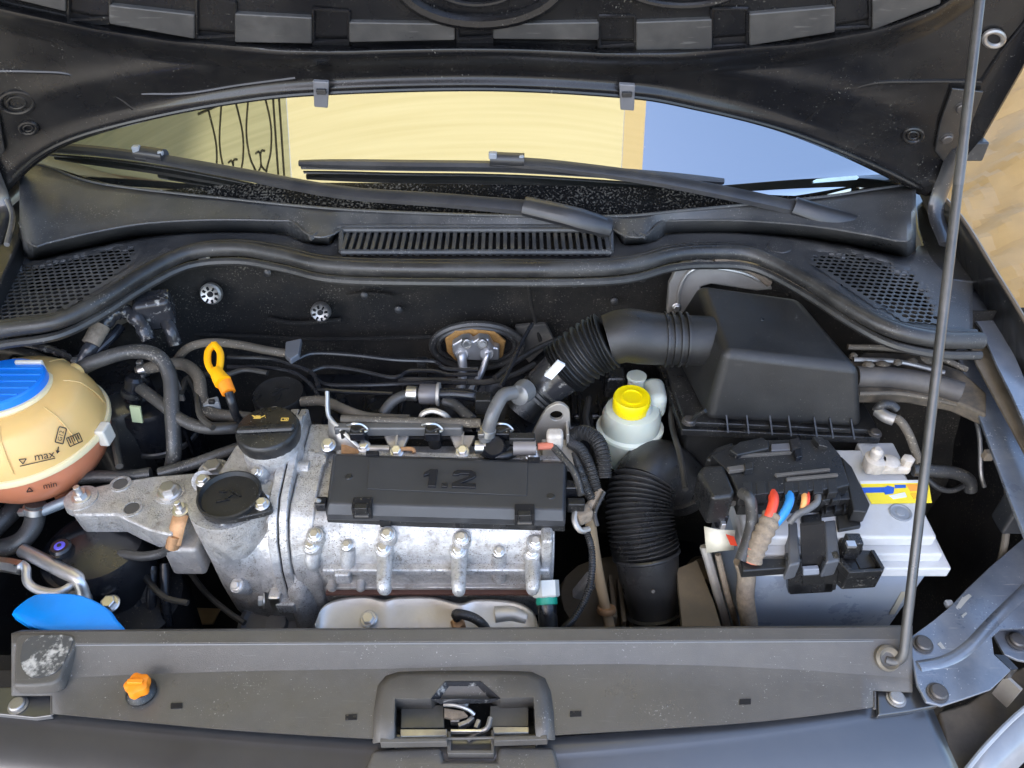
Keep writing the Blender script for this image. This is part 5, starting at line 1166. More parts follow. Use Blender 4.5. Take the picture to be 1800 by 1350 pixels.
def lower_duct():
    DUCT = mat('satin duct plastic', (.022, .022, .023), .28, bump=.25, bscale=900, dust=.15, dcol=(.14, .13, .11), dscale=20, speck=((.16, .15, .13), .68, 420))
    t = Thing('lower_intake_hose', 'fat black intake hose with fine ribs running down to the front', 'duct')
    P = [Z(1200, 862, .66), Z(1184, 838, .695), Z(1155, 824, .720), Z(1132, 848, .720), Z(1124, 890, .705), Z(1128, 935, .685), Z(1136, 975, .662), Z(1142, 1020, .632), Z(1150, 1065, .60), Z(1158, 1110, .57)]
    C = catmull(P, 8); L = len(C)
    t.part('elbow', mb().tube(C[:int(L * .36)], .0425, n=32, smooth=False), DUCT)
    seg = C[int(L * .35):int(L * .67)]; t.part('bellows', mb().tube(seg, lambda s: .0432 + .0034 * math.sin(s * 2 * math.pi * 18), n=32, k=20), DUCT)
    t.part('lower_pipe', mb().tube(C[int(L * .66):], lambda s: .0435 - .011 * s, n=32, smooth=False), DUCT)
    i = int(L * .665); t.part('end_ring', mb().lathe([(.0445, -.003), (.0462, -.001), (.0462, .001), (.0445, .003)], C[i], C[i + 1] - C[i - 1], n=34), DUCT)
    i = L - 7; t.part('step_ring', mb().lathe([(.037, -.002), (.0405, 0), (.037, .003)], C[i], C[i + 1] - C[i - 1], n=34), DUCT)
    t.part('collar', mb().lathe([(.043, -.006), (.047, -.003), (.047, .006), (.043, .008)], C[4], C[5] - C[3], n=34), PLASTIC)
    t.part('moulding_pip', mb().lathe([(.003, 0), (.002, .001)], Z(1148, 1040, .66), (0, -.6, .8), n=10), SLAM)
lower_duct()
def ps_reservoir():
    t = Thing('fluid_reservoir', 'milky white fluid reservoir with a yellow cap', 'reservoir')
    P = Z(1110, 707, .805); x = (1, 0, 0)
    t.part('tank', mb().lathe([(.030, -.115), (.035, -.10), (.039, -.062), (.0395, -.052)], P + Vector((.003, .002, 0)), n=40, mod=lambda a, h: 1 + .06 * math.cos(2 * a) + .02 * math.cos(4 * a), x=x), PSTANK, ang=50)
    t.part('seam', mb().lathe([(.040, -.056), (.0445, -.054), (.0445, -.049), (.040, -.047)], P + Vector((.003, .002, 0)), n=40, mod=lambda a, h: 1 + .06 * math.cos(2 * a) + .02 * math.cos(4 * a), x=x), mat('seam plastic', (.74, .76, .64), .4, sss=.2))
    t.part('upper_tank', mb().lathe([(.0395, -.05), (.039, -.026), (.035, -.015), (.026, -.012), (.024, .0)], P + Vector((.003, .002, 0)), n=40, mod=lambda a, h: 1 + .06 * math.cos(2 * a), x=x), PSTANK, ang=50)
    t.part('cap', mb().lathe([(.0245, -.012), (.0256, -.010), (.0256, .008), (.0242, .0105), (.021, .0095), (.0, .0095)], P, n=60, mod=lambda a, h: 1 + (.012 * math.cos(24 * a) if h < .009 else 0)), YELLOW)
    c2 = t.kids[-1]
    t.part('cap_ridge', mb().lathe([(.015, .009), (.0155, .0112), (.013, .0112), (.0125, .009)], P, n=40), YELLOW, sub=c2)
    t.part('spout', mb().lathe([(.012, -.03), (.012, .006), (.014, .008), (.014, .012)], Z(1118, 672, .80), (0, .1, 1), n=20), PSTANK)
    t.part('shoulder', mb().box(Z(1150, 700, .785), (.03, .05, .045)), PSTANK, bevel=.012, seg=4)
    t.part('collar', mb().box(Z(1080, 672, .78), (.03, .03, .04)), PLASTIC, bevel=.006)
ps_reservoir()
def tank_bracket():
    t = Thing('air_box_bracket', 'dusty grey steel bracket curving behind the air filter box', 'bracket')
    Q = [(1172, 552), (1176, 500), (1190, 470), (1225, 456), (1290, 462), (1345, 482), (1360, 510), (1330, 512), (1250, 500), (1232, 505), (1224, 560)]
    P = [Y(u, v, 1.0) for u, v in Q]
    t.part('sheet', mb().prism(P, (0, .012, 0)), mat('dusty bright steel', (.34, .32, .29), .45, metal=.45, dust=.5, dcol=(.45, .42, .37)), bevel=.003)
    t.part('fold_edge', mb().tube([Y(u, v, .997) for u, v in ((1190, 548), (1196, 505), (1212, 478), (1240, 470), (1300, 478), (1335, 492))], .0026, n=8), SHIELD)
    t.part('peeling_edge', mb().tube([Y(u, v, .995) for u, v in ((1255, 459), (1300, 466), (1330, 480), (1352, 498))], .006, n=8), TAPE)
    t.inst('bolt', HEX, Y(1189, 540, .995), (0, -1, .2), .007)
tank_bracket()
# ------------------------------------------------------------------ battery
def battery():
    t = Thing('battery', 'pale grey car battery with a yellow and blue label', 'battery')
    x0, x1, ya, yb = .342, .582, .580, .752
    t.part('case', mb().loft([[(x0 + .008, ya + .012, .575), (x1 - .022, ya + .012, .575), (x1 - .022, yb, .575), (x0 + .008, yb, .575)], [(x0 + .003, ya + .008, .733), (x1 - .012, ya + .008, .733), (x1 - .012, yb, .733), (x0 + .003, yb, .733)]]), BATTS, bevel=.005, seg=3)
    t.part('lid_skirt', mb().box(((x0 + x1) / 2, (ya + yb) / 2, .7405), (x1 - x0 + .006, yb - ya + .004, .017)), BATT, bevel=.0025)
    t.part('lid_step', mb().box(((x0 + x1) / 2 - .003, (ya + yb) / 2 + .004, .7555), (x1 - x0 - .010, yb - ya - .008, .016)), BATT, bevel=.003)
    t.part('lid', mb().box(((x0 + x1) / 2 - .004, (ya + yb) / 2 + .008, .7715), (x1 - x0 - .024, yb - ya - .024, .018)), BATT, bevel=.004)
    t.part('pole_shelf', mb().box((.545, .745, .7745), (.05, .03, .014)), BATT, bevel=.003)
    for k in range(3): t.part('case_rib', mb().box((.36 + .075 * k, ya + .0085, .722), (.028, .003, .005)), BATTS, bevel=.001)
    zz = .7812
    def lab(name, q, M, h): t.part(name, mb().prism([Z(u, v, zz) for u, v in q], (0, 0, h)), M)
    lab('label', ((1512, 850), (1632, 848), (1638, 884), (1532, 886)), LBY, .0005)
    lab('label_stripe', ((1514, 858), (1560, 857), (1562, 866), (1518, 867)), LBB, .0010); lab('label_stripe', ((1572, 853), (1592, 853), (1592, 858), (1573, 859)), LBB, .0010)
    lab('label_emblem', ((1550, 860), (1560, 855), (1572, 858), (1570, 868), (1556, 870)), LBB, .0015)
    lab('label_patch', ((1592, 852), (1630, 852), (1632, 862), (1600, 864)), LBO, .0009); lab('label_patch', ((1562, 872), (1590, 866), (1594, 874), (1570, 878)), LBW, .0010); lab('label_patch', ((1600, 868), (1628, 866), (1630, 874), (1606, 878)), mat('label amber', (.95, .5, .02), .4), .0012)
    lab('label_border', ((1512, 846), (1632, 844), (1632, 849), (1512, 851)), LBW, .0008)
    t.part('vent_plug', mb().lathe([(.0135, -.001), (.0135, .001), (.012, .0015), (.0105, .0), (.006, .0), (.005, .0012)], Z(1583, 901, zz), n=28), mat('grey plug', (.22, .24, .27), .4))
    t.part('side_sticker', mb().box((.552, ya + .009, .66), (.007, .001, .05)), mat('aged paper strip', (.45, .42, .34), .7))
    o = t.part('terminal_clamp', mb().box(Z(1558, 820, .792), (.058, .020, .014)), LEAD, bevel=.005, seg=3)
    t.part('clamp_ring', mb().lathe([(.014, -.006), (.0145, .010), (.011, .012)], Z(1537, 815, .795), n=20), LEAD, sub=o)
    t.part('clamp_post', mb().lathe([(.007, 0), (.0075, .016), (.004, .02)], Z(1536, 808, .802), n=14), LEAD, sub=o)
    t.part('clamp_disc', mb().lathe([(.012, 0), (.012, .008), (.009, .010)], Z(1562, 818, .797), n=20), LEAD, sub=o)
    t.part('clamp_nut', mb().lathe([(.008, 0), (.008, .012), (.005, .014)], Z(1592, 817, .796), n=6), LEAD, sub=o)
battery()
def cable(name, label, M, r, pts, cat='cable', n=12):
    return solo(name, mb().tube([Z(*p) for p in pts], r, n=n), M, label, cat)
cable('battery_cable', 'thick black cable leaving the battery terminal to the right', RUBBER, .0082, [(1605, 826, .795), (1640, 828, .795), (1680, 832, .79), (1703, 844, .78), (1706, 862, .765)])
cable('battery_loop_cable', 'slim black cable curving below the battery cable', RUBBER, .0036, [(1630, 842, .785), (1650, 858, .775), (1675, 862, .77), (1700, 850, .77)])
def ground_lead():
    t = Thing('earth_lead', 'dusty black lead dropping from the inner wing to the battery', 'cable')
    t.part('cable', mb().tube([Z(1560, 735, .83), Z(1580, 738, .835), (Z(1596, 760, .825)), Z(1608, 790, .81), Z(1616, 815, .80)], .0055, n=12), HOSEB)
    t.part('lug', mb().tube([Z(1543, 722, .835), Z(1556, 732, .835), Z(1572, 738, .835)], .008, n=10), STEELD)
    t.part('boot', mb().tube([Z(1540, 722, .835), Z(1550, 712, .845), Z(1566, 712, .845), Z(1576, 720, .84)], .006, n=10), RUBBER)
ground_lead()
# ------------------------------------------------------------------ fuse box on the battery
def fusebox():
    t = Thing('fuse_box', 'black fuse box with clips and hinged cover on top of the battery', 'fuse box')
    def pr(name, q, z, h, M=PLASTIC, b=.002, sub=None): return t.part(name, mb().prism([Z(u, v, z) for u, v in q], (0, 0, -h)), M, bevel=b, sub=sub)
    lid = pr('cover', ((1250, 800), (1285, 782), (1330, 772), (1455, 772), (1478, 800), (1494, 852), (1470, 858), (1300, 872), (1282, 832)), .822, .018)
    pr('base', ((1252, 812), (1470, 790), (1500, 846), (1520, 876), (1440, 880), (1300, 884), (1290, 850)), .804, .024, BOXPL)
    pr('side_skirt', ((1478, 800), (1498, 820), (1530, 886), (1524, 900), (1500, 898), (1490, 850)), .806, .02, BOXPL)
    pr('raised_panel', ((1282, 790), (1300, 776), (1340, 768), (1352, 776), (1352, 788), (1296, 800)), .829, .008, sub=lid)
    pr('step_ridge', ((1293, 798), (1392, 792), (1392, 795), (1293, 802)), .826, .005, SLAM, .0005, lid)
    pr('gap_bar', ((1356, 780), (1388, 778), (1390, 790), (1356, 792)), .827, .006, mat('grey bar', (.10, .10, .11), .35), .001, lid)
    pr('cover_clip', ((1388, 772), (1405, 768), (1408, 786), (1392, 790)), .831, .012, DARK, .001)
    pr('cover_clip', ((1396, 790), (1408, 788), (1411, 802), (1400, 804)), .829, .010, GLOSSK, .001)
    pr('cover_clip', ((1428, 768), (1446, 768), (1456, 786), (1440, 782)), .829, .010, PLASTIC, .001)
    pr('hinge_tab', ((1278, 820), (1322, 814), (1322, 822), (1282, 828)), .829, .006, SLAM, .001, lid)
    pr('hinge_tab', ((1308, 814), (1324, 812), (1324, 824), (1310, 826)), .831, .010, PLASTIC, .001, lid)
    pr('channel_edge', ((1362, 832), (1458, 822), (1460, 826), (1366, 836)), .826, .004, SLAM, .0005, lid)
    pr('channel_edge', ((1382, 839), (1472, 831), (1474, 835), (1384, 843)), .826, .004, SLAM, .0005, lid)
    for k, u in enumerate((1312, 1336, 1358, 1385, 1410, 1436, 1462)):
        pr('cable_port', ((u - 8, 848 - k), (u + 9, 846 - k), (u + 11, 868 - k * .5), (u - 6, 870 - k * .5)), .8225, .012, BOXPL, .001)
        pr('port_mouth', ((u - 5, 871 - k * .5), (u + 10, 870 - k * .5), (u + 10, 878), (u - 4, 879)), .810, .012, DARK, .001)
    for u in (1452, 1470): pr('port_frame', ((u - 8, 866), (u + 8, 864), (u + 8, 878), (u - 7, 880)), .812, .01, PLASTIC, .001)
    # small side box
    sb = pr('side_box', ((1226, 830), (1236, 817), (1272, 815), (1292, 862), (1290, 872), (1252, 876)), .824, .05, PLASTIC, .005)
    pr('side_box_band', ((1248, 876), (1293, 870), (1296, 880), (1252, 888)), .800, .01, SLAM, .001, sb)
    t.part('latch', mb().box(Z(1268, 912, .775), (.014, .012, .022)), GLOSSK, bevel=.002)
    t.part('latch_pin', mb().box(Z(1270, 922, .772), (.006, .010, .012)), PIPE, bevel=.001)
    pr('rear_lobe', ((1240, 805), (1258, 785), (1290, 775), (1284, 795), (1256, 812)), .812, .02, BOXPL, .004)
    # lower bracket frame
    pr('bracket_ladder', ((1440, 872), (1495, 866), (1498, 894), (1446, 900)), .792, .02, BOXPL, .001)
    for u in (1452, 1468, 1484): pr('ladder_bar', ((u - 1, 872), (u + 2, 872), (u + 3, 898), (u, 899)), .797, .008, PLASTIC, .0005)
    pr('hook_pad', ((1470, 905), (1512, 900), (1514, 925), (1474, 932)), .785, .02, BOXPL, .002)
    pr('bracket_arm', ((1385, 918), (1402, 916), (1408, 990), (1386, 995)), .782, .03, mat('worn plastic arm', (.07, .075, .085), .35, dust=.15), .003)
    pr('bracket_arm', ((1448, 915), (1470, 912), (1478, 985), (1452, 990)), .782, .03, mat('worn plastic arm', (.07, .075, .085), .35), .003)
    pr('bracket_arm', ((1408, 905), (1444, 900), (1448, 925), (1412, 930)), .786, .03, PLASTIC, .003)
    f = lambda u, v, y: Y(u, v, y)
    for q in (((1384, 985), (1410, 985), (1412, 1042), (1386, 1045)), ((1450, 985), (1478, 982), (1470, 1038), (1446, 1040)), ((1386, 1028), (1468, 1024), (1464, 1042), (1388, 1046))):
        t.part('bracket_leg', mb().prism([f(u, v, .567) for u, v in q], (0, .012, 0)), PLASTIC, bevel=.002)
    t.part('bracket_web', mb().prism([f(u, v, .574) for u, v in ((1408, 925), (1450, 920), (1452, 1032), (1410, 1034))], (0, .004, 0)), DARK)
    t.part('web_tab', mb().prism([f(u, v, .566) for u, v in ((1412, 1002), (1440, 1000), (1441, 1010), (1412, 1012))], (0, .006, 0)), mat('grey tab', (.22, .24, .28), .4), bevel=.001)
    t.part('web_tab', mb().prism([f(u, v, .566) for u, v in ((1410, 1012), (1448, 1010), (1448, 1028), (1411, 1030))], (0, .005, 0)), BOXPL, bevel=.001)
    pr('cross_bar', ((1300, 982), (1386, 980), (1388, 998), (1306, 1004)), .768, .014, PLASTIC, .002)
    tr = pr('tray', ((1472, 985), (1505, 965), (1536, 966), (1556, 998), (1553, 1003), (1493, 1006)), .768, .036, PLASTIC, .003)
    pr('tray_floor', ((1500, 975), (1528, 972), (1545, 995), (1512, 1000)), .7695, .002, BOXPL, .0005, tr)
    pr('tray_wall', ((1472, 985), (1480, 980), (1500, 1002), (1493, 1007)), .778, .012, PLASTIC, .001, tr)
    pr('tray_wall', ((1493, 1001), (1553, 998), (1554, 1003), (1494, 1007)), .778, .012, PLASTIC, .001, tr)
    pr('tray_wall', ((1530, 966), (1537, 966), (1556, 998), (1550, 1000)), .778, .012, PLASTIC, .001, tr)
    t.part('hook', mb().box(Z(1496, 960, .785), (.018, .016, .03)), PLASTIC, bevel=.002)
    t.part('hook_window', mb().box(Z(1496, 957, .799), (.010, .008, .004)), PIPE)
    pr('hook_wall', ((1475, 935), (1515, 930), (1518, 965), (1480, 972)), .779, .02, BOXPL, .002)
fusebox()
cable('cable', 'dark grey cable bending down at the left of the fuse box', HOSEG, .0072, [(1304, 866, .822), (1318, 878, .825), (1322, 915, .80), (1314, 950, .785), (1302, 985, .77)])
cable('cable', 'red cable leaving the fuse box', CRED, .0062, [(1357, 862, .815), (1360, 880, .820), (1354, 902, .814), (1344, 925, .80)])
cable('cable', 'blue cable leaving the fuse box', CBLU, .0054, [(1386, 862, .815), (1388, 880, .820), (1378, 902, .814), (1358, 926, .80)])
cable('cable', 'thin orange cable leaving the fuse box', CORA, .0036, [(1412, 862, .815), (1414, 878, .820), (1410, 898, .81)])
cable('cable', 'thin red cable beside the orange one', CRED, .0028, [(1418, 862, .815), (1420, 878, .819), (1414, 900, .81)])
cable('cable', 'thin grey cable sweeping left below the fuse box ports', mat('grey cable', (.13, .13, .13), .4), .0042, [(1437, 866, .815), (1436, 882, .818), (1420, 895, .815), (1400, 905, .81), (1388, 918, .80)])
def sleeve():
    t = Thing('cable_sleeve', 'brown cloth sleeve around the red and blue cables', 'sleeve')
    t.part('wrap', mb().tube([Z(1358, 905, .808), Z(1346, 930, .80), Z(1332, 958, .785), Z(1322, 985, .768)], lambda s: .0115 + .0008 * math.sin(40 * s), n=16, k=14), TAPE)
    t.part('red_end', mb().tube([Z(1326, 962, .78), Z(1318, 985, .765)], .012, n=12, smooth=False), mat('dull red rubber', (.5, .15, .08), .5))
sleeve()
def tag():
    t = Thing('paper_tag', 'creased paper tag with a red mark below the fuse box', 'tag')
    t.part('tag', mb().grid([[Z(1238, 925, .765), Z(1260, 930, .77), Z(1292, 932, .765)], [Z(1240, 950, .75), Z(1262, 952, .755), Z(1290, 952, .752)], [Z(1242, 972, .735), Z(1264, 968, .74), Z(1290, 966, .738)]]), CREAM, solid=.001)
    t.part('red_mark', mb().prism([Z(u, v, .768) for u, v in ((1276, 940), (1290, 944), (1296, 960), (1284, 958))], (0, 0, .001)), CRED)
tag()
cable('taped_harness', 'beige taped wiring harness left of the battery', TAPE, .0112, [(1305, 985, .75), (1312, 1010, .73), (1310, 1050, .69), (1316, 1090, .65), (1320, 1130, .61)], 'wiring')
solo('grey_sheet', mb().prism([Z(u, v, .735) for u, v in ((1355, 925), (1384, 920), (1388, 975), (1338, 978))], (0, 0, -.003)), mat('pale sheet', (.5, .5, .47), .5), 'pale panel between the cables and the bracket arm', 'panel')
def strut():
    t = Thing('tray_strut', 'dusty steel strut slanting beside the lower intake hose', 'strut')
    t.part('strip', mb().tube([Z(1238, 960, .73), Z(1258, 1030, .68), Z(1280, 1110, .60)], .006, n=8), BRACK)
    t.part('strip', mb().tube([Z(1262, 975, .73), Z(1278, 1040, .68), Z(1298, 1110, .60)], .004, n=8), TAPE)
    t.part('sheet', mb().prism([Z(u, v, .66) for u, v in ((1190, 1000), (1225, 985), (1255, 1060), (1270, 1110), (1200, 1110))], (0, 0, -.01)), mat('grimy brown metal', (.10, .08, .055), .7, dust=.6, dcol=(.22, .17, .11)))
strut()
def ledge():
    t = Thing('wing_ledge', 'dusty brown ledge and pipe behind the battery on the right', 'ledge')
    GR = mat('grimy brown ledge', (.05, .042, .032), .6, dust=.6, dcol=(.28, .22, .15), dscale=30)
    t.part('pipe', mb().tube([Z(1505, 662, .86), Z(1570, 664, .86), Z(1640, 676, .86), Z(1690, 690, .86)], .014, n=14), mat('dark grey duct', (.055, .05, .048), .5, dust=.2))
    t.part('shelf', mb().prism([Z(u, v, .85) for u, v in ((1480, 640), (1520, 618), (1600, 620), (1690, 650), (1735, 690), (1735, 730), (1680, 705), (1600, 690), (1510, 690))], (0, 0, -.02)), GR, bevel=.004)
    for k, P in enumerate(([(1490, 610, .875), (1560, 612, .875), (1640, 625, .87), (1700, 650, .86)], [(1500, 632, .872), (1580, 636, .87), (1660, 655, .865)], [(1510, 692, .85), (1580, 692, .85), (1660, 706, .845), (1715, 722, .84)])):
        t.part('wire', mb().tube([Z(*p) for p in P], .0040 - .0005 * k, n=8), (HOSEB, STEELD, HOSEB)[k])
    for k in range(7): t.part('dirt_clod', mb().lathe([(.004, -.003), (.006 + .002 * (k % 3), 0), (.003, .004)], Z(1500 + k * 26, 626 + (k * 37) % 20, .872), (random.random() - .5, random.random() - .5, 1), n=7), HOSEB)
ledge()
def right_wall_bits():
    t = Thing('wing_pipes', 'black brake pipe and fittings on the right inner wing', 'pipe')
    t.part('brake_pipe', mb().tube([Z(1770, 830, .80), Z(1772, 880, .77), Z(1768, 940, .73), Z(1760, 985, .70)], .0045, n=8), HOSEB)
    t.part('thin_pipe', mb().tube([Z(1712, 720, .82), Z(1722, 770, .80), Z(1724, 830, .77), Z(1730, 855, .75)], .003, n=8), STEELD)
    t.part('fitting', mb().box(Z(1737, 800, .80), (.012, .01, .014)), TAPE, bevel=.002)
    t.part('corner_block', mb().box(Z(1785, 900, .80), (.03, .03, .05)), PAINT, bevel=.004)
    t.part('clip', mb().tube([Z(1775, 870, .81), Z(1782, 880, .81), Z(1788, 895, .80)], .004, n=8), LEAD)
right_wall_bits()
def gearbox():
    t = Thing('gearbox', 'grimy gearbox housing deep below the intake hose', 'gearbox')
    GB = mat('grimy casting', (.15, .12, .085), .75, dust=.6, dcol=(.20, .15, .09), bump=.8, bscale=120)
    t.part('housing', mb().lathe([(.07, -.12), (.085, -.06), (.08, 0), (.05, .03), (.02, .04)], Z(1085, 1060, .52), (.1, -.2, .9), n=20, mod=lambda a, h: 1 + .08 * math.cos(3 * a)), GB)
    t.part('lever', mb().box(Z(1030, 1030, .62), (.02, .015, .05), Matrix.Rotation(.4, 3, 'Y')), ALUD, bevel=.004)
    for k in range(5): t.part('stiffening_rib', mb().box(Z(1060 + 16 * k, 1045 + 8 * k, .575), (.006, .07, .02)), GB, bevel=.001)
    t.part('hose_clip', mb().lathe([(.012, -.004), (.013, 0), (.012, .004)], Z(1066, 1072, .63), (0, -.5, -.8), n=14), RUST)
    t.part('solenoid', mb().lathe([(.02, -.06), (.022, -.01), (.016, 0)], Z(1235, 1000, .56), (0, -.4, .9), n=18), GB)
gearbox()
# ================================================================== left hand side
TC = Z(45, 752, .80); TR = .1035
def tankf(P):
    d = P - TC; k = 1.0 if d.z > 0 else 1.0
    return (Vector((d.x, d.y, d.z * 1.05)).length - TR)
def tank():
    t = Thing('coolant_tank', 'cream plastic coolant tank with pink coolant and blue cap', 'coolant tank')
    def ring(a): return (TR * math.cos(a), TR * math.sin(a) / 1.05)
    up = [ring(R(x)) for x in (2, 8, 14, 20, 26, 31, 34)] + [(.076, .061), (.068, .064), (.062, .065), (.058, .066)]
    fac = lambda a, h: 1 - .010 * abs(math.sin(4 * a)) * sm(0, .03, h) * sm(.065, .04, h)
    t.part('upper_shell', mb().lathe(up, TC, n=64, mod=fac), TANKC, ang=50)
    lo = [(.018, -.099)] + [ring(R(x)) for x in (-78, -68, -55, -42, -30, -18, -8, -2)]
    t.part('lower_shell', mb().lathe(lo, TC, n=48), TANKR, ang=50)
    t.part('seam', mb().lathe([(TR - .002, -.006), (TR + .003, -.005), (TR + .004, 0), (TR + .003, .004), (TR - .002, .005)], TC, n=64), TANKL)
    for k in range(8):
        a = k * math.pi / 4 + .35; pts = [TC + Vector((math.cos(a) * r * 1.003, math.sin(a) * r * 1.003, h)) for r, h in up[1:9]]
        t.part('mould_line', mb().tube([p * 1 for p in pts], .0009, n=6, k=3), TANKC)
    t.part('outlet', mb().lathe([(.012, -.13), (.013, -.095), (.016, -.09)], TC + Vector((.01, -.01, 0)), n=20), TANKR)
    tl = TC + Vector((math.cos(R(-4)) * (TR + .005), math.sin(R(-4)) * (TR + .005), -.004))
    t.part('side_tab', mb().box(tl, (.014, .022, .028), Matrix.Rotation(R(-4), 3, 'Z')), mat('tab plastic', (.62, .58, .50), .4), bevel=.003)
    t.part('spigot', mb().tube([Z(108, 672, .848), Z(120, 662, .846), Z(135, 652, .843)], .0125, n=16), TANKC)
    t.part('rear_tab', mb().box(Z(55, 645, .87), (.036, .006, .022)), mat('tab plastic', (.62, .58, .50), .4), bevel=.002)
    ax = Vector((-.02, .10, 1)).normalized(); Q = TC + Vector((-.004, .002, .064))
    t.part('neck_rim', mb().lathe([(.058, -.004), (.0605, 0), (.0595, .004), (.055, .005)], Q, ax, n=48), TANKL)
    c = t.part('cap', mb().lathe([(.0545, .0), (.0555, .006), (.0545, .014), (.052, .016), (.0, .0165)], Q, ax, n=56), BLUE)
    for k in range(5):
        y = -.03 + k * .0145; w = 2 * math.sqrt(max(0, .050 ** 2 - y * y))
        t.part('cap_ridge', mb().box(Q + ax * .0168 + Vector((0, y, -.1 * y)), (w, .0035, .0022)), BLUE, sub=c, bevel=.0008)
    t.part('warning_mark', mb().lathe([(.0045, .0), (.0045, .0030), (.004, .0034)], Q + ax * .0165 + Vector((.0, -.008, .001)), ax, n=16), mat('red mark', (.45, .06, .12), .5), sub=c)
    # printing, lying on the shell
    def onshell(u, v, off=.0006): 
        return SF(u, v, lambda P: tankf(P) - off, .6, 1.068) 
    def decal(name, polys, cuv, s, rot, M=INKK, squash=1.0):
        m = mb(); ca, sa = math.cos(rot), math.sin(rot)
        for vs_, fs in polys:
            P = []
            for p in vs_:
                du, dv = p[0] * s, -p[1] * s * squash
                P.append(onshell(cuv[0] + du * ca - dv * sa, cuv[1] + du * sa + dv * ca, .0012))
            m.add(P, fs)
        t.part(name, m, M)
    def txt(s, sz, sx=1.0): v, f = text2(s, 1.0, 0, sx); return [([(p.x, p.y) for p in v], f)]
    def poly(*q): return (list(q), [tuple(range(len(q)))])
    def line(a, b, w):
        dx, dy = b[0] - a[0], b[1] - a[1]; L = math.hypot(dx, dy); nx, ny = -dy / L * w / 2, dx / L * w / 2
        k = max(1, int(L / 6)); out = []
        for i in range(k):
            p = (a[0] + dx * i / k, a[1] + dy * i / k); q = (a[0] + dx * (i + 1) / k, a[1] + dy * (i + 1) / k)
            out.append(poly((p[0] - nx, p[1] - ny), (q[0] - nx, q[1] - ny), (q[0] + nx, q[1] + ny), (p[0] + nx, p[1] + ny)))
        return out
    decal('lettering', txt('max', 1, 1.15), (78, 801), 19, R(-10))
    decal('lettering', txt('min', 1, 1.15), (88, 853), 15, R(-12))
    decal('level_line', line((-30, 0), (34, 0), 1.6), (64, 813), 1, R(-13))
    tri = lambda w: line((-w, w * .6), (w, w * .6), 1.8) + line((-w, w * .6), (0, -w * .7), 1.8) + line((w, w * .6), (0, -w * .7), 1.8)
    decal('level_mark', tri(6.5), (40, 811), 1, R(-6))
    tri2 = lambda w: line((-w, -w * .6), (w, -w * .6), 1.8) + line((-w, -w * .6), (0, w * .7), 1.8) + line((w, -w * .6), (0, w * .7), 1.8)
    decal('level_mark', tri2(5.5), (52, 861), 1, R(-8))
    # bottle symbol with G12, arrow, and a gauge symbol
    decal('symbol', line((-6, 15), (6, 15), 2) + line((-7, 12), (-7, -13), 2) + line((7, 12), (7, -13), 2) + line((-7, -13), (7, -13), 2) + line((-7, 12), (-6, 15), 2) + line((7, 12), (6, 15), 2), (107, 766), 1, R(14))
    decal('symbol', txt('G12', 1), (107, 766), 11, R(-76))
    decal('symbol', line((0, 5), (0, -4), 2) + [poly((-4, -2), (4, -2), (0, -8))], (102, 790), 1, R(10))
    decal('symbol', line((-12, -8), (12, -8), 1.6) + line((-12, 8), (12, 8), 1.6) + line((-12, -8), (-12, 8), 1.6) + line((12, -8), (12, 8), 1.6) + line((-4, -8), (-4, 8), 1.6) + line((4, -8), (4, 8), 1.6) + line((-8, -3), (-8, 8), 2) + line((0, -3), (0, 8), 2) + line((8, -3), (8, 8), 2), (131, 773), 1, R(-24))
tank()
def canister():
    t = Thing('black_canister', 'tall glossy black canister with a band and pale green tag', 'canister')
    P = Z(258, 690, .78)
    t.part('body', mb().lathe([(.052, -.22), (.054, -.21), (.054, -.02), (.050, -.006), (.03, 0)], P, n=40), GLOSSK)
    t.part('band', mb().lathe([(.0545, -.082), (.0565, -.080), (.0565, -.074), (.0545, -.072)], P, n=40), mat('satin band', (.05, .05, .05), .3))
    t.part('tag', mb().box(Y(240, 728, P.y - .056), (.014, .003, .030), Matrix.Rotation(R(10), 3, 'Y')), mat('pale green tag', (.42, .47, .28), .6))
    t.part('top_fitting', mb().lathe([(.02, -.01), (.018, .012), (.012, .016)], Z(245, 682, .79), n=18), GLOSSK)
    t.part('side_strap', mb().box(Y(312, 680, P.y - .02), (.008, .004, .05)), PIPE)
    for u in (312, 338): t.part('side_rib', mb().box(Y(u, 790, P.y - .03), (.004, .006, .09)), GLOSSK)
canister()
def wing_harness():
    t = Thing('foil_wrapped_harness', 'shiny taped wiring harness under the left end of the seal', 'wiring')
    t.part('main_run', mb().tube([Z(135, 645, .835), Z(160, 612, .855), Z(180, 575, .87), Z(200, 552, .88), Z(222, 548, .88), Z(245, 566, .87), Z(262, 600, .85)], lambda s: .0105 + .001 * math.sin(50 * s), n=12, k=10), FOIL)
    t.part('box', mb().box(Z(272, 545, .87), (.052, .04, .05), Matrix.Rotation(.3, 3, 'Z')), FOIL, bevel=.008)
    t.part('hanging_tail', mb().tube([Z(285, 555, .86), Z(300, 580, .85), Z(308, 605, .83)], .010, n=10), FOIL)
    t.part('pale_sleeve', mb().tube([Z(160, 605, .86), Z(178, 572, .874)], .0125, n=12, smooth=False), TAPE)
    t.part('side_run', mb().tube([Z(20, 600, .85), Z(70, 610, .85), Z(110, 622, .845), Z(135, 640, .84)], .006, n=10), FOIL)
    t.part('side_run', mb().tube([Z(-20, 610, .84), Z(40, 618, .84), Z(90, 640, .835)], .008, n=10), RUBBER)
    t.part('branch', mb().tube([Z(150, 640, .84), Z(190, 600, .855), Z(212, 575, .86)], .007, n=10), GLOSSK)
wing_harness()
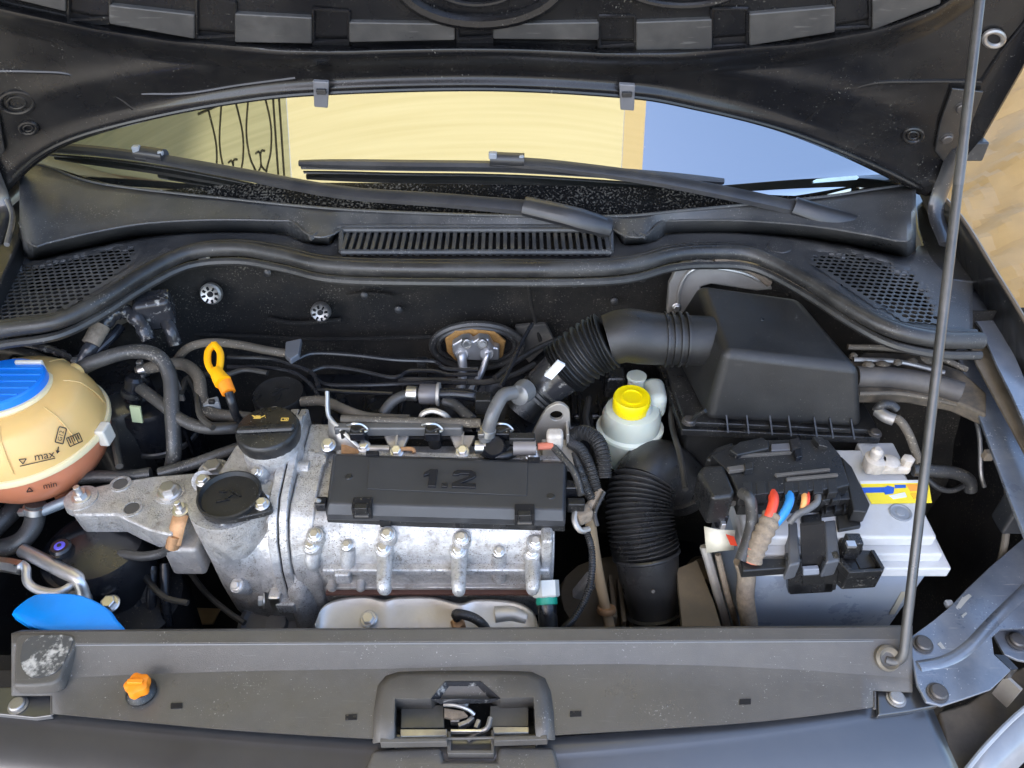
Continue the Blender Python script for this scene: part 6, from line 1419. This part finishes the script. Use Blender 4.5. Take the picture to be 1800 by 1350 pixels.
solo('wing_bracket', mb().prism([Y(u, v, .965) for u, v in ((232, 500), (262, 485), (262, 545), (240, 560), (150, 600), (140, 580))], (0, .01, 0)), mat('pale inner wing metal', (.20, .195, .18), .5, metal=.3, dust=.4), 'pale metal bracket below the left end of the seal', 'bracket', bevel=.002)
solo('pipe_clip', mb().prism([Z(u, v, .83) for u, v in ((502, 600), (530, 594), (525, 622), (510, 632), (500, 622))], (0, 0, -.01)), mat('grey clip metal', (.16, .17, .19), .4, metal=.3), 'small grey clip holding the thin hose at the bulkhead', 'clip', bevel=.002)
def washer_cap():
    t = Thing('washer_cap', 'bright blue washer bottle cap behind the front cover', 'cap')
    Q = [(20, 1080), (28, 1068), (60, 1046), (100, 1043), (145, 1047), (188, 1068), (206, 1090), (218, 1112), (150, 1120), (66, 1106)]
    P = [Z(u, v, .722) for u, v in curve2(Q + Q[:1], 3)[:-1]]
    c = sum(P, Vector()) / len(P)
    t.part('flap', mb().loft([[p + Vector((0, 0, -.012)) for p in P], P, [c + (p - c) * .93 + Vector((0, 0, .002)) for p in P]]), SKYB, bevel=.002, ang=50)
    t.part('neck', mb().lathe([(.03, -.10), (.03, -.02), (.034, -.012)], c + Vector((0, -.01, 0)), n=28), PLASTIC)
washer_cap()
def left_low():
    t = Thing('service_valve', 'black service valve cap with a violet top on the aluminium pipe', 'valve')
    P = Z(106, 962, .715)
    t.part('stem', mb().lathe([(.014, -.05), (.013, -.02)], P, n=20), PIPE)
    t.part('cap', mb().lathe([(.0125, -.022), (.0135, -.01), (.0135, .0), (.011, .003), (0, .003)], P, n=24), GLOSSK)
    t.part('top_dot', mb().lathe([(.007, .003), (.006, .0042)], P, n=16), mat('violet plastic', (.12, .10, .65), .4))
    t.part('dot_centre', mb().lathe([(.003, .004), (.0025, .0052)], P, n=12), INKK)
    t2 = Thing('compressor', 'dark ribbed compressor body deep below the mount arm', 'compressor')
    for k in range(6):
        t2.part('rib', mb().tube([Z(180 + 22 * k, 1010 - 4 * k, .66), Z(170 + 24 * k, 1050, .63), Z(165 + 26 * k, 1100, .60)], .007, n=10), GLOSSK)
    t2.part('body', mb().lathe([(.075, -.2), (.08, -.05), (.075, -.01), (.05, 0)], Z(215, 1040, .63), (.1, -.1, 1), n=32), DARK)
    t2.part('arc', mb().tube([Z(120, 985, .69), Z(160, 988, .69), Z(200, 970, .69), Z(225, 945, .69)], .004, n=8), GLOSSK)
    t2.inst('bolt', HEX, Z(194, 1062, .668), (0, -.2, 1), .0125)
    t2.part('belt', mb().tube([Z(262, 1000, .66), Z(250, 1050, .63), Z(232, 1110, .58)], .010, n=8, flat=((1, 0, 0), .4)), RUBBER)
left_low()

# ------------------------------------------------------------------ clutter in the dark gaps
def clutter():
    MW = mat('dusty black wire', (.022, .021, .02), .4, dust=.35, dcol=(.14, .12, .09))
    runs = [('wire looping between the canister and the dipstick', .80, .0045, [(318, 690), (330, 665), (345, 690), (352, 730), (375, 752)]),
            ('wire running under the dipstick to the bulkhead', .79, .004, [(312, 640), (345, 655), (390, 660), (430, 650), (470, 655)]),
            ('wire dropping behind the canister', .77, .005, [(200, 660), (195, 700), (200, 760), (210, 820)]),
            ('wire crossing below the bulkhead port', .775, .0045, [(700, 668), (770, 668), (850, 672), (900, 660), (940, 640)]),
            ('wire behind the throttle pipe', .80, .0045, [(870, 665), (900, 640), (950, 610), (1000, 590)]),
            ('wire hanging left of the fluid reservoir', .77, .005, [(1035, 700), (1030, 740), (1045, 790), (1058, 830)]),
            ('wire hanging right of the fluid reservoir', .78, .004, [(1185, 690), (1180, 740), (1195, 800), (1205, 860)]),
            ('wire drooping behind the air filter box', .85, .004, [(1420, 520), (1460, 555), (1490, 565), (1530, 580)]),
            ('wire at the lower left beside the compressor', .66, .004, [(240, 985), (260, 1020), (290, 1050), (330, 1060)]),
            ('wire at the foot of the timing case', .62, .004, [(330, 1000), (360, 1040), (400, 1075), (430, 1095)])]
    for lab, z, r, P in runs: solo('wire', mb().tube([Z(u, v, z) for u, v in P], r, n=8), MW, lab, 'wire')
    t = Thing('wiring_connector', 'grey wiring connector beside the dipstick', 'connector')
    t.part('housing', mb().box(Z(372, 712, .79), (.022, .014, .016), Matrix.Rotation(.4, 3, 'Z')), mat('grey connector', (.30, .30, .29), .5, dust=.3), bevel=.002)
    t.part('latch', mb().box(Z(372, 706, .80), (.008, .006, .006)), PLASTIC, bevel=.001)
    t = Thing('hose_tee', 'black plastic tee joining the hoses beside the coolant tank', 'hose joint')
    t.part('body', mb().lathe([(.011, -.03), (.013, -.01), (.013, .006), (.009, .010)], Z(236, 672, .815), (.3, .2, .9), n=18), GLOSSK)
    t.part('collar', mb().lathe([(.015, -.004), (.0155, 0), (.015, .004)], Z(233, 690, .80), (.3, .2, .9), n=18), PLASTIC)
    t = Thing('strut_tower', 'black painted strut tower behind the coolant tank', 'strut tower')
    t.part('tower', mb().lathe([(.10, -.30), (.095, -.05), (.085, -.012), (.06, 0)], Z(190, 660, .79), (0, 0, 1), n=40), PAINT)
    t.part('top_ring', mb().lathe([(.05, 0), (.052, .004), (.045, .006), (.03, .004)], Z(190, 660, .79), (0, 0, 1), n=36), GLOSSK)
    t = Thing('vacuum_reservoir', 'dark moulded box low behind the fluid reservoir', 'box')
    t.part('box', mb().box(Z(1050, 730, .70), (.09, .10, .09)), GLOSSK, bevel=.008)
    for k in range(4): t.part('rib', mb().box(Z(1020 + 18 * k, 725, .748), (.004, .08, .008)), PLASTIC, bevel=.001)
clutter()
finish()
